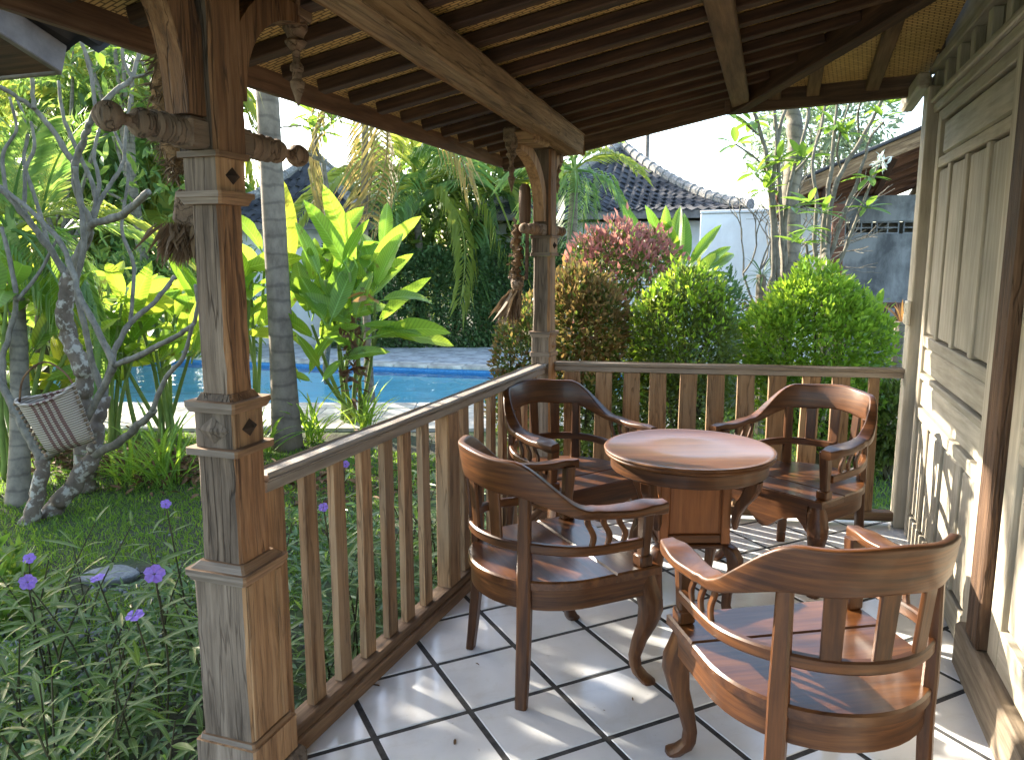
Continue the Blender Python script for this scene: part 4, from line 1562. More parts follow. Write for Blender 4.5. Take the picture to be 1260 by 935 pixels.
def big_leaf_mesh(name, m, wd=0.2, droop=0.25, fold=0.25, pet=0.12, nx=9, wave=0.03, tipw=0.0, seed=0):
    """broad blade, unit length on +X: petiole, folded midrib, drooping tip"""
    rr = random.Random(seed)
    V, Fc = [], []
    rows = []
    for i in range(nx + 1):
        t = i / nx
        x = pet + (1 - pet) * t
        wdt = wd * 0.5 * (math.sin(PI * min(1, t * 0.97 + 0.03)) ** 0.62) * (1 - 0.25 * t)
        if i == nx:
            wdt = 0.002
        z = -droop * t * t
        xx = x - droop * 0.35 * t ** 3
        row = []
        for s in (-1, -0.5, 0, 0.5, 1):
            zz = z + abs(s) * wdt * fold + (rr.uniform(-1, 1) * wave * wdt if abs(s) == 1 else 0)
            row.append(len(V))
            V.append((xx, s * wdt, zz))
        rows.append(row)
    for a, b in zip(rows, rows[1:]):
        for j in range(4):
            Fc.append((a[j], b[j], b[j + 1], a[j + 1]))
    k = len(V)
    for x in (0, pet * 1.3):
        r = 0.012
        V += [(x, r, 0), (x, -r * 0.5, -r), (x, -r * 0.5, r)]
    Fc += [(k, k + 1, k + 4, k + 3), (k + 1, k + 2, k + 5, k + 4), (k + 2, k, k + 3, k + 5)]
    me = bpy.data.meshes.new(name)
    me.from_pydata(V, [], Fc)
    me.polygons.foreach_set('use_smooth', [True] * len(Fc))
    me.materials.append(m)
    return me


def aim(p0, p1, roll=0.0, face=None):
    """matrix with +X from p0 to p1 scaled to the distance; face = direction the blade looks towards"""
    p0, p1 = Vector(p0), Vector(p1)
    L = (p1 - p0).length
    x = (p1 - p0) / L
    f = Vector(face if face is not None else (0, 0, 1))
    z = f - x * f.dot(x)
    if z.length < 0.05:
        z = Vector((0.3, -1, 0.2)) - x * Vector((0.3, -1, 0.2)).dot(x)
    z.normalize()
    y = z.cross(x)
    R = Matrix((x, y, z)).transposed().to_4x4() @ Matrix.Rotation(roll, 4, 'X')
    return Matrix.Translation(p0) @ R @ Matrix.Scale(L, 4)


HEL = [big_leaf_mesh('leaf', M['lf_helic'], 0.23 + .03 * i, 0.16, 0.34, 0.10, wave=.12, seed=i) for i in range(2)] + \
      [big_leaf_mesh('leaf', M['lf_helic'], 0.27, 0.36, 0.3, 0.14, wave=.14, seed=5), big_leaf_mesh('leaf', M['lf_helic'], 0.33, 0.12, 0.4, 0.1, wave=.12, seed=6)]
HELY = [big_leaf_mesh('leaf', M['lf_helic_y'], 0.27, 0.2, 0.35, 0.1, wave=.12, seed=8)]
CAMV = Vector((0, 0, EYE))


def stem_to(root, name, p0, p1, r0, r1, m, bend=0.05, seg=6):
    o = Vector(root.location)
    a, b = Vector(p0) - o, Vector(p1) - o
    mid = (a + b) / 2 + Vector((rnd.uniform(-bend, bend), rnd.uniform(-bend, bend), 0))
    pth = smooth_path([a, mid, b], 4)
    v, f = tube(pth, lerp_list([r0, r1], len(pth)), seg)
    return MB().add(v, f).build(name, m, root, smooth=True)


def helic(label, base, spec, stems, group='broad leaved plants by the pool', name='heliconia'):
    """spec: list of (base point, tip point, mesh); stems: list of top points"""
    root = thing(name, label, 'plant', tuple(base), 0, group)
    o = Vector(base)
    for p in stems:
        b = o + Vector((rnd.uniform(-.12, .12), rnd.uniform(-.12, .12), 0))
        stem_to(root, 'stem', b, p, 0.026, 0.014, M['green_stem'])
    for b, t, me in spec:
        b, t = Vector(b), Vector(t)
        view = (CAMV - (b + t) / 2).normalized()
        face = view * rnd.choice((0.9, 0.9, -0.8)) + Vector((0, 0, 0.75)) + Vector((rnd.uniform(-.35, .35), rnd.uniform(-.35, .35), 0))
        link('leaf', me, root, Matrix.Translation(-o) @ aim(b, t, rnd.uniform(-.3, .3), face))
    return root


def dv_(a, s):
    return a + s


# the bright clump beside the palm trunk
DH = 7.7
base = GZ(428, 522)
pix = [((395, 345), (366, 266), 0), ((430, 335), (380, 243), 1), ((440, 330), (396, 224), 1), ((452, 330), (517, 257), 0), ((425, 350), (489, 315), 2),
       ((450, 372), (505, 305), 3), ((462, 400), (525, 334), 0), ((448, 418), (559, 385), 2), ((470, 408), (566, 418), 1), ((384, 395), (404, 312), 3),
       ((388, 418), (336, 378), 3), ((384, 442), (420, 392), 1), ((448, 420), (478, 380), 2), ((385, 350), (380, 296), 0), ((420, 395), (486, 362), 2),
       ((400, 400), (370, 330), 3), ((412, 375), (420, 300), 0), ((437, 395), (455, 330), 3), ((370, 470), (346, 432), 2), ((395, 455), (368, 412), 0),
       ((405, 400), (440, 310), 1), ((384, 470), (352, 455), 3), ((396, 470), (420, 440), 3), ((440, 440), (400, 395), 2), ((378, 430), (350, 400), 1),
       ((430, 360), (412, 268), 1), ((360, 330), (342, 212), 4), ((415, 445), (470, 420), 2), ((410, 350), (442, 282), 3), ((380, 460), (398, 416), 0),
       ((462, 372), (540, 350), 2), ((400, 380), (350, 345), 0), ((440, 400), (520, 402), 0), ((372, 400), (318, 358), 1), ((395, 430), (440, 372), 3), ((420, 330), (450, 262), 0)]
spec = []
for (a, b, k) in pix:
    d = DH + rnd.uniform(-0.25, 0.25)
    me = HELY[0] if k == 4 else HEL[k]
    spec.append((W(*a, d), W(b[0], b[1], d + rnd.uniform(-0.35, 0.3)), me))
for _ in range(40):
    u0, v0 = rnd.uniform(375, 470), rnd.uniform(310, 435)
    a_ = rnd.uniform(-1.1, 1.1)
    L_ = rnd.uniform(45, 85)
    d = DH + rnd.uniform(0.0, 0.5)
    spec.append((W(u0, v0, d), W(u0 + L_ * math.sin(a_) * 1.1, v0 - L_ * math.cos(a_), d + rnd.uniform(-.3, .4)), HEL[rnd.randrange(4)]))
stems = [W(400, 345, DH), W(430, 335, DH - .1), W(450, 330, DH + .1), W(384, 400, DH), W(448, 400, DH - .15), W(470, 400, DH), W(384, 440, DH - .2), W(415, 400, DH + .15), W(462, 372, DH)]
hc_ = helic('tall clump of bright yellow green paddle leaves right of the grey palm trunk', base, spec, stems)
n = 120
leaves('dry_sheath', LEAF_M, np.array([W(435 + rng.normal(0, 6), 440 + rng.normal(0, 22), DH - .1) for _ in range(n)]) - np.array(base), rng.normal(0, 1, (n, 3)), 0.16 * rng.uniform(.4, 1, n), M['dry'], hc_)
# orange dry leaf in the clump
n = 5
leaves('dry_leaf', LEAF_M, np.array([W(448 + 3 * i, 355 + 5 * i, DH - .2) for i in range(n)]) - np.array(base), rng.normal(0, 1, (n, 3)), 0.2, M['lf_orange'], hc_)

# looser clumps to the left, behind the frangipani
def auto_helic(label, u, v, nl, h, spread, seed, ymix=0.12, Lr=(0.5, 0.85)):
    b = GZ(u, v)
    spec, stems = [], []
    ns = max(4, nl // 4)
    for i in range(ns):
        a = rnd.uniform(0, 2 * PI)
        r = rnd.uniform(0.1, spread)
        top = Vector((b[0] + r * math.cos(a), b[1] + r * math.sin(a), G + h * rnd.uniform(0.45, 0.95)))
        stems.append(top)
        for k in range(4):
            p = top - Vector((0, 0, rnd.uniform(0, 0.35)))
            el = rnd.uniform(0.0, 1.25)
            aa = rnd.uniform(0, 2 * PI)
            L = rnd.uniform(*Lr)
            t = p + Vector((math.cos(aa) * math.cos(el), math.sin(aa) * math.cos(el), math.sin(el))) * L
            spec.append((p, t, HELY[0] if rnd.random() < ymix else rnd.choice(HEL)))
    return helic(label, b, spec, stems)


auto_helic('broad leaved clump at the left edge behind the forked frangipani trunks', 15, 585, 28, 1.7, 0.55, 1)
auto_helic('broad leaved clump right behind the woven basket', 75, 560, 28, 1.75, 0.5, 2)
auto_helic('broad leaved clump between the basket and the big front post', 150, 545, 28, 1.75, 0.5, 3)
auto_helic('broad leaved clump seen just left of the big front post', 215, 540, 32, 1.8, 0.5, 4)
auto_helic('broad leaved clump between the big front post and the palm trunk', 305, 530, 36, 2.0, 0.4, 5)
auto_helic('tall pale broad leaved clump behind the left frangipani crown', 110, 520, 28, 2.1, 0.6, 6, 0.35)
auto_helic('yellowed broad leaved clump at the far left beyond the lawn', 40, 520, 28, 2.0, 0.6, 7, 0.4)

# upright leaves behind the pink bush
d = 8.3
base = GZ(835, 470)
pix = [((822, 330), (800, 248), 0), ((812, 335), (775, 262), 3), ((828, 330), (833, 246), 0), ((838, 335), (847, 266), 1), ((845, 332), (885, 272), 0), ((850, 345), (900, 292), 1),
       ((855, 345), (906, 302), 3), ((830, 325), (815, 262), 3), ((842, 350), (880, 318), 2), ((800, 330), (768, 245), 0), ((790, 320), (757, 275), 1), ((812, 345), (690, 300), 1), ((824, 340), (842, 285), 3), ((856, 350), (890, 325), 2), ((816, 320), (822, 250), 1)]
spec = [(W(*a, d + rnd.uniform(-.2, .2)), W(*b, d + rnd.uniform(-.3, .3)), HEL[k]) for a, b, k in pix]
helic('upright bright green paddle leaves standing behind the pink topped bush', base, spec, [W(822, 335, d), W(838, 335, d), W(850, 345, d), W(806, 335, d)])
# two spears right of the lime bush
d = 7.2
base = GZ(1072, 545)
spec = [(W(1068, 405, d), W(1088, 349, d), HEL[0]), (W(1075, 420, d), W(1100, 399, d), HEL[1]), (W(1066, 430, d), W(1060, 385, d), HEL[3]), (W(1075, 440, d), W(1098, 440, d), HEL[2])]
helic('pointed green leaf spears beside the lime green bush near the wall', base, spec, [W(1070, 405, d), W(1072, 430, d)])


# ------------------------------------------------------------------ palms
def frond_mesh(name, m, droop, seed, nl=46, ll=0.33, sweep=0.75, hang=0.25, wid=0.013):
    """unit-long arching rachis with two ranks of leaflets"""
    rr = random.Random(seed)
    V, Fc = [], []
    P = []
    for i in range(13):
        t = i / 12
        P.append(Vector((t - droop * 0.35 * t ** 3, 0, -droop * t ** 2.2)))
    v, f = tube(P, lerp_list([0.016, 0.010, 0.004], 13), 4)
    V += v
    Fc += f
    for i in range(nl):
        t = 0.16 + 0.84 * i / (nl - 1)
        p = P[min(11, int(t * 12))].lerp(P[min(12, int(t * 12) + 1)], t * 12 - int(t * 12))
        T = (P[min(12, int(t * 12) + 1)] - P[max(0, int(t * 12) - 0)])
        T = T.normalized() if T.length > 1e-5 else Vector((1, 0, -droop)).normalized()
        L = ll * (0.45 + 0.55 * math.sin(PI * (0.15 + 0.8 * t))) * rr.uniform(0.85, 1.1)
        for s in (-1, 1):
            d_ = (T * sweep + Vector((0, s, 0)) * 0.8 + Vector((0, 0, rr.uniform(0.0, 0.3)))).normalized()
            e1 = p + d_ * L * 0.55
            e2 = p + d_ * L * 0.92 + Vector((0, 0, -hang * L * rr.uniform(0.7, 1.5)))
            n_ = d_.cross(Vector((0, 0, 1))).normalized() * wid * rr.uniform(.8, 1.2)
            k = len(V)
            V += [tuple(p), tuple(e1 + n_), tuple(e1 - n_), tuple(e2)]
            Fc += [(k, k + 2, k + 1), (k + 1, k + 2, k + 3)]
    me = bpy.data.meshes.new(name)
    me.from_pydata([tuple(p) for p in V], [], Fc)
    me.materials.append(m)
    return me


FR = {k: [frond_mesh('frond', M[mm], dr, sd_, hang=hg) for dr, sd_, hg in ((0.35, 1, .2), (0.7, 2, .35), (1.05, 3, .5))]
      for k, mm in (('g', 'lf_palm'), ('y', 'lf_palm_y'))}
FRD = [frond_mesh('frond', M['lf_palm_dry'], 0.9, 11, nl=22, hang=0.8, wid=0.012)]


def palm(label, base, crown, nf, L, mix='g', r0=0.09, r1=0.06, group='feathery palms in the garden', dry=0, bark='palm_bark', low=-0.2, cat='palm tree', shaft=True):
    root = thing('palm_tree', label, cat, tuple(base), 0, group)
    o = Vector(base)
    c = Vector(crown)
    pth = smooth_path([Vector((0, 0, -0.05)), (c - o) * 0.5 + Vector((rnd.uniform(-.06, .06), rnd.uniform(-.06, .06), 0)), c - o], 8)
    rad_ = lerp_list([r0 * 1.45, r0 * 1.06, r0, (r0 * 2 + r1) / 3, (r0 + r1) / 2, r1], len(pth))
    v, f = tube(pth, [q * (1 + rnd.uniform(-.03, .03)) for q in rad_], 12)
    MB().add(v, f).build('trunk', M[bark], root, smooth=True)
    if shaft:
        v, f = tube([c - o - Vector((0, 0, 0.02)), c - o + Vector((0, 0, 0.25)), c - o + Vector((0, 0, 0.5))], [r1 * 1.15, r1 * 1.0, r1 * 0.45], 10)
        MB().add(v, f).build('crown_shaft', M['green_stem'], root, smooth=True)
    for i in range(nf):
        a = i * 2.39996 + rnd.uniform(-.3, .3)
        q = i / max(1, nf - 1)
        el = 1.35 - (1.35 - low) * q ** 0.8 + rnd.uniform(-.12, .12)
        k = 0 if el > 0.8 else (1 if el > 0.25 else 2)
        set_ = FR['y'] if (mix == 'y' and rnd.random() < 0.75) or (mix == 'm' and rnd.random() < 0.4) else FR['g']
        me = set_[k]
        if i >= nf - dry:
            me = FRD[0]
        l = L * rnd.uniform(0.85, 1.12)
        R = Matrix.Rotation(a, 4, 'Z') @ Matrix.Rotation(-el, 4, 'Y') @ Matrix.Rotation(rnd.uniform(-.35, .35), 4, 'X') @ Matrix.Scale(l, 4)
        link('frond', me, root, Matrix.Translation(c - o + Vector((0, 0, 0.3 if shaft else 0.02))) @ R)
    return root


def ground_at(u, d):
    p = W(u, 315, d)
    return np.array([p[0], p[1], G])


def palm_px(label, u, v, d, nf, L, **k):
    c = W(u, v, d)
    b = ground_at(u + k.pop('lean', 0), d)
    return palm(label, b, c, nf, L, **k)


# the smooth grey trunk beside the terrace, its crown far above the roof edge
palm('tall palm with a smooth ringed grey trunk right of the big front post', GZ(354, 552), W(318, -90, 7.3), 11, 2.1, r0=0.112, r1=0.095, bark='areca', mix='m', low=0.15)
palm_px('feathery palm rising behind the hedge left of the slim corner post', 512, 250, 15.6, 17, 2.5, mix='y', low=-0.15)
palm_px('feathery palm whose crown meets the slim corner post', 604, 252, 16.2, 16, 2.4, mix='m', low=-0.15)
palm_px('paler feathery palm rising highest behind the hedge', 560, 228, 18.5, 16, 2.7, mix='y', low=-0.2)
palm_px('feathery palm with a sunlit crown right of the slim corner post', 706, 236, 11.2, 13, 1.2, mix='m', low=-0.3)
palm_px('feathery palm between the palm trunk and the hedge', 470, 275, 19.5, 14, 2.2, mix='m', low=-0.1)
palm_px('thin palm with brown hanging dry fronds above the bright paddle leaves', 450, 105, 9.6, 7, 1.5, mix='y', dry=5, low=-0.95, r0=0.05, r1=0.04, shaft=False)
for lab, u, v, d, nf, L, mx in (
        ('palm with yellow green fronds behind the upper left frangipani branches', 118, 150, 17, 19, 3.3, 'y'),
        ('deep green palm left of the front post behind the bare branches', 178, 205, 17, 17, 3.0, 'm'),
        ('palm at the left edge under the grey shed roof', 30, 210, 17.4, 19, 3.2, 'm'),
        ('palm with golden fronds beside the top of the big front post', 205, 85, 17.2, 16, 2.9, 'y'),
        ('far dark palm in the upper left behind the other palms', 80, 80, 20, 18, 3.8, 'g'),
        ('low young palm behind the left broad leaved clumps', 140, 300, 16.4, 16, 2.6, 'm'),
        ('low bushy palm at the left edge of the garden', 0, 320, 16.6, 17, 2.8, 'y')):
    palm_px(lab, u, v, d, nf, L, mix=mx, low=-0.6, lean=rnd.uniform(-12, 12))
# slender green trunks by the basket
for lab, u, v, u2, v2, dd in (('slender ringed palm trunk left of the woven basket', 22, 620, 18, 330, 6.4), ('slender ringed palm trunk behind the woven basket', 52, 560, 55, 335, 7.2)):
    palm(lab, GZ(u, v), W(u2, v2, dd), 9, 1.2, mix='m', r0=0.07, r1=0.055, low=-0.3)
# unseen palm added past the left edge of the view to shade the terrace
SHADE_PALMS = [((-10.4, 3.0), 3.6, 2.0)]
for i, ((x, y), h, L) in enumerate(SHADE_PALMS):
    palm('tall unseen palm added past the left edge to shade the terrace', (x, y, G), (x + .1, y, h), 18, L, mix='m', low=-0.6)


# ------------------------------------------------------------------ leafy shrubs, hedge and trees
def lump_points(lumps, n, shell=0.35, bottom=None):
    """points and outward directions in a set of ellipsoids, mostly near the skin, none deep in a neighbour"""
    vol = np.array([(l[1][0] * l[1][1] * l[1][2]) ** (2 / 3) for l in lumps])
    pick = rng.choice(len(lumps), n, p=vol / vol.sum())
    D = rng.normal(0, 1, (n, 3))
    D /= np.linalg.norm(D, axis=1, keepdims=True)
    r = 1 - shell * rng.random(n) ** 1.8
    bumpy = np.array([mnoise.noise(Vector(tuple(d_ * 2.6 + pick[i] * 3.1))) for i, d_ in enumerate(D)])
    r = r * (1 + 0.24 * bumpy) + rng.normal(0, 0.035, n) + 0.13 * (rng.random(n) < 0.04)
    C_ = np.array([l[0] for l in lumps])[pick]
    R_ = np.array([l[1] for l in lumps])[pick]
    P = C_ + D * R_ * r[:, None]
    keep = np.ones(n, bool)
    for i, (c, rad) in enumerate(lumps):
        q = (np.linalg.norm((P - np.array(c)) / np.array(rad), axis=1) < 0.62) & (pick != i)
        keep &= ~q
    if bottom is not None:
        keep &= P[:, 2] > bottom
    return P[keep], D[keep]


def shrub(label, lumps, n, size, m, flush=None, group='clipped bushes behind the back railing', name='shrub', cat='bush', tmpl=LEAF_S, stemc='dark_stem', up=0.4, spin=0.7, shell=0.6, nst=5):
    c0 = np.array(lumps[0][0], float)
    base = np.array([c0[0], c0[1], G])
    root = thing(name, label, cat, tuple(base), 0, group)
    P, D = lump_points([(np.array(c) - base, r) for c, r in lumps], n, shell, bottom=0.04)
    dirs = D + rng.normal(0, 0.6, D.shape) + np.array([0, 0, up])
    leaves('foliage', tmpl, P, dirs, size * rng.uniform(0.65, 1.25, len(P)), m, root, spin)
    if flush:  # young leaves; on the lime bush a painted sunlit top
        fm, frac, zlo, axis = flush
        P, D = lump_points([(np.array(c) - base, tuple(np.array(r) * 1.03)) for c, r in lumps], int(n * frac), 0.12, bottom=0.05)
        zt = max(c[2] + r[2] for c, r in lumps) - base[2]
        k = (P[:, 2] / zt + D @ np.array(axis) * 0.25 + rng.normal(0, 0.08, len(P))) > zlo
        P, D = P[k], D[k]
        leaves('new_and_lit_leaves', tmpl, P, D + rng.normal(0, 0.5, D.shape) + np.array([0, 0, 0.6]), size * 1.1 * rng.uniform(0.7, 1.3, len(P)), fm, root, spin)
    mb = MB()
    for i in range(nst):
        c, r = lumps[i % len(lumps)]
        e = np.array(c) - base + rng.normal(0, 0.25, 3) * np.array(r)
        v, f = tube(smooth_path([(rng.normal(0, .04), rng.normal(0, .04), 0), tuple(e * 0.5 + rng.normal(0, .05, 3)), tuple(e)], 3), lerp_list([0.022, 0.008], 7), 5)
        mb.add(v, f)
    mb.build('stems', M[stemc], root)
    return root


def at(u, v, d):
    return tuple(W(u, v, d))


shrub('tall rounded bush with pink new leaves on top behind the back railing', [(at(768, 395, 6.9), (0.47, 0.42, 0.78)), (at(800, 350, 7.0), (0.28, 0.3, 0.42)), (at(735, 345, 6.9), (0.27, 0.3, 0.42)), (at(765, 470, 6.9), (0.5, 0.42, 0.6))], 10500, 0.058, M['lf_syz'], (M['lf_pink'], 0.75, 0.80, (-0.6, -0.3, 0.3)), nst=8)
shrub('bronze tinged bush beside the slim post in front of the pink topped bush', [(at(716, 430, 6.1), (0.30, 0.3, 0.60)), (at(700, 400, 6.1), (0.2, 0.22, 0.36)), (at(735, 405, 6.0), (0.2, 0.22, 0.36)), (at(715, 500, 6.1), (0.36, 0.32, 0.5))], 8000, 0.055, M['lf_syz'], (M['lf_bronze'], 0.9, 0.56, (-0.4, -0.3, 0.3)), nst=7)
shrub('small red tipped bush left of the slim corner post by the pool', [(at(638, 440, 7.3), (0.24, 0.26, 0.42)), (at(655, 425, 7.3), (0.22, 0.24, 0.42)), (at(640, 500, 7.3), (0.3, 0.3, 0.4))], 4200, 0.055, M['lf_syz'], (M['lf_bronze'], 0.5, 0.42, (-0.5, -0.3, 0.2)), nst=5)
shrub('yellow green rounded bush in the middle behind the back railing', [(at(840, 430, 6.2), (0.40, 0.36, 0.56)), (at(845, 385, 6.2), (0.28, 0.28, 0.36)), (at(812, 425, 6.1), (0.26, 0.28, 0.42)), (at(870, 425, 6.1), (0.24, 0.26, 0.38)), (at(838, 500, 6.2), (0.44, 0.38, 0.46))], 10500, 0.056, M['lf_syz'], (M['lf_lime'], 0.4, 0.60, (-1.0, -0.1, 0.2)), nst=9)
shrub('lime green rounded bush with fine leaves nearest the white wall', [(at(1003, 430, 6.6), (0.52, 0.44, 0.55)), (at(1000, 385, 6.6), (0.34, 0.32, 0.38)), (at(955, 425, 6.5), (0.3, 0.3, 0.36)), (at(1052, 425, 6.5), (0.3, 0.3, 0.36)), (at(1003, 490, 6.6), (0.56, 0.44, 0.45))], 13500, 0.056, M['lf_limed'], (M['lf_lime'], 0.7, 0.56, (-0.4, -0.1, 0.5)), nst=9, spin=0.9)  # paler lime leaves paint sun on top and left; darker copy is shade
shrub('dark leafy bush against the white garden wall right of the paddle leaves', [(at(885, 385, 10.2), (0.35, 0.3, 0.6)), (at(880, 430, 10.2), (0.45, 0.35, 0.6))], 3000, 0.09, M['lf_hedge'], group='bushes by the garden wall')
for lab, u, v, d, n in (('leafy green shrub growing against the end of the white terrace wall', 1098, 520, 6.4, 1500), ('low green plant at the foot of the lime green bush', 1050, 560, 6.6, 1000)):
    shrub(lab, [(at(u, v, d), (0.22, 0.22, 0.3))], n, 0.10, M['lf_syz'], group='small shrubs by the path', tmpl=LEAF_M, nst=4)

# clipped hedge beyond the pool
hp0, hp1 = GZ(400, 431), GZ(700, 429)
hd = (hp1 - hp0) / np.linalg.norm(hp1 - hp0)
hn = np.array([hd[1], -hd[0], 0])
L = np.linalg.norm(hp1 - hp0)
hed = thing('hedge', 'tall dense green hedge along the far side of the pool', 'hedge', tuple((hp0 + hp1) / 2))
n = 26000
t = rng.random(n)
zz = rng.random(n) * 2.0
top = 1.95 + 0.18 * np.sin(t * 9) + 0.12 * np.sin(t * 31)
zz = np.minimum(zz, top + rng.normal(0, .1, n))
dep = 0.16 * rng.random(n) ** 1.3 - 0.10 * np.array([mnoise.noise(Vector((a * 9, b * 2.2, 0.3))) for a, b in zip(t, zz)])
istop = rng.random(n) < 0.22
P = (hp0 - (hp0 + hp1) / 2)[None, :] + hd[None, :] * (t * L)[:, None] + np.array([0, 0, 1.0])[None, :] * zz[:, None] - hn[None, :] * dep[:, None]
P[istop] += -hn[None, :] * (rng.random(istop.sum()) * 0.8)[:, None]
P[istop, 2] = top[istop] + rng.normal(0, 0.07, istop.sum())
leaves('foliage', LEAF_S, P, rng.normal(0, .7, (n, 3)) + hn * 0.8 + np.array([0, 0, 0.5]), 0.105 * rng.uniform(.6, 1.25, n), M['lf_hedge'], hed, 0.8)
mb = MB()
for i in range(24):
    p = (hp0 - hp1) / 2 + hd * L * (i + .5) / 24 - hn * 0.3
    v, f = tube([(p[0], p[1], 0), (p[0] + rnd.uniform(-.1, .1), p[1], 1.0), (p[0] + rnd.uniform(-.2, .2), p[1], 1.8)], [0.03, 0.025, 0.01], 5)
    mb.add(v, f)
mb.build('stems', M['dark_stem'], hed)


def tree(label, u, d, ztop, lumps_px, n, size, m, group='leafy trees behind the garden', trunk_r=0.12, m2=None):
    """lumps_px: (u, v, depth, radius)"""
    b = ground_at(u, d)
    root = thing('leafy_tree', label, 'tree', tuple(b), 0, group)
    lumps = [(W(x, y, dd) - b, (r, r, r * 0.8)) for x, y, dd, r in lumps_px]
    P, D = lump_points(lumps, n, 0.75)
    h = n // 2
    leaves('crown', LEAF_M, P[:h], D[:h] + rng.normal(0, .7, (len(P[:h]), 3)), size * rng.uniform(.6, 1.3, len(P[:h])), m, root, 0.9)
    leaves('crown', LEAF_M, P[h:], D[h:] + rng.normal(0, .7, (len(P[h:]), 3)), size * rng.uniform(.6, 1.3, len(P[h:])), m2 or m, root, 0.9)
    mb = MB()
    c = np.mean([l[0] for l in lumps], axis=0)
    v, f = tube(smooth_path([(0, 0, -.1), tuple(c * 0.45), tuple(c * 0.8)], 4), lerp_list([trunk_r, trunk_r * .6], 9), 8)
    mb.add(v, f)
    mb.build('trunk', M['palm_bark'], root, smooth=True)
    for l in lumps:
        v, f = tube(smooth_path([tuple(c * 0.5), tuple((c * .6 + l[0] * .5) / 1.05), tuple(l[0])], 3), lerp_list([trunk_r * .5, 0.015], 7), 6)
        MB().add(v, f).build('limb', M['palm_bark'], root)
    return root


tree('dense leafy tree behind the palms beyond the hedge', 590, 17.5, 0, [(530, 265, 17, 1.5), (590, 235, 17.5, 1.5), (640, 275, 17, 1.3), (560, 300, 16.5, 1.3), (650, 225, 18, 1.1)], 5200, 0.26, M['lf_tree'], m2=M['lf_tree_y'])
tree('leafy tree filling the gap behind the paddle leaves', 470, 20.5, 0, [(445, 350, 20, 1.5), (490, 335, 20.5, 1.5), (415, 360, 20, 1.4), (470, 375, 20, 1.4), (520, 350, 20, 1.4)], 3600, 0.28, M['lf_tree'], m2=M['lf_tree_y'])
tree('dark leafy tree left of the far tiled roof', 690, 17.0, 0, [(690, 300, 17, 1.2), (715, 330, 17, 1.2), (665, 330, 17, 1.2)], 3000, 0.24, M['lf_tree'], m2=M['lf_hedge'])
tree('big leafy tree in the far left background', 60, 15, 0, [(20, 150, 15, 2.0), (90, 60, 15.5, 2.0), (150, 170, 15, 1.9), (70, 270, 14.5, 1.9), (180, 290, 14.5, 1.7), (0, 330, 14, 1.8)], 1900, 0.30, M['lf_tree_y'], m2=M['lf_tree'])
tree('shaded leafy tree behind the left clumps across the pool', 150, 13.8, 0, [(120, 385, 13.5, 1.2), (190, 360, 13.5, 1.2), (240, 350, 14, 1.2), (60, 395, 13.2, 1.1), (0, 400, 13, 1.1), (270, 390, 14, 1.0)], 3400, 0.2, M['lf_tree'], m2=M['lf_tree_y'])
tree('leafy tree reaching up beside the top of the big front post', 185, 14.5, 0, [(170, 60, 14.5, 1.3), (140, 10, 14.5, 1.3), (200, 130, 14.5, 1.1), (40, 20, 15, 1.4)], 1100, 0.24, M['lf_tree_y'], m2=M['lf_tree'])
SHADE_TREE = np.array([-8.5, 4.55, G])  # unseen tree added here, crown shaped to keep sun off the floor
_b = SHADE_TREE
root_ = thing('leafy_tree', 'added unseen leafy tree past the left edge with a crown shaped to shade the terrace', 'tree', tuple(_b), 0, 'leafy trees behind the garden')
_l = [(np.array([0, 0, 3.25]), (1.5, 1.55, 1.35)), (np.array([0.3, -1.3, 3.0]), (1.0, 1.1, 1.0)), (np.array([-0.8, 0.9, 3.2]), (1.0, 0.9, 1.0))]
P, D = lump_points(_l, 9500, 0.85)
leaves('crown', LEAF_M, P, D + rng.normal(0, .7, D.shape), 0.24 * rng.uniform(.6, 1.3, len(P)), M['lf_tree'], root_, 0.9)
v, f = tube(smooth_path([(0, 0, -.1), (0.1, 0.05, 1.4), (0, 0, 3.0)], 4), lerp_list([.13, .06], 9), 8)
MB().add(v, f).build('trunk', M['palm_bark'], root_, smooth=True)
for l in _l:
    v, f = tube(smooth_path([(0.05, 0.03, 1.7), tuple(l[0] * .75 + np.array([0, 0, .3])), tuple(l[0])], 3), lerp_list([.06, .015], 7), 6)
    MB().add(v, f).build('limb', M['palm_bark'], root_)
tree('pale hazy tree far behind the right frangipani stems', 1000, 24, 0, [(985, 165, 24, 1.5), (1040, 150, 24, 1.4), (1010, 205, 24, 1.5), (955, 190, 24.5, 1.0), (1050, 195, 24, 1.1)], 3800, 0.3, M['lf_far'])

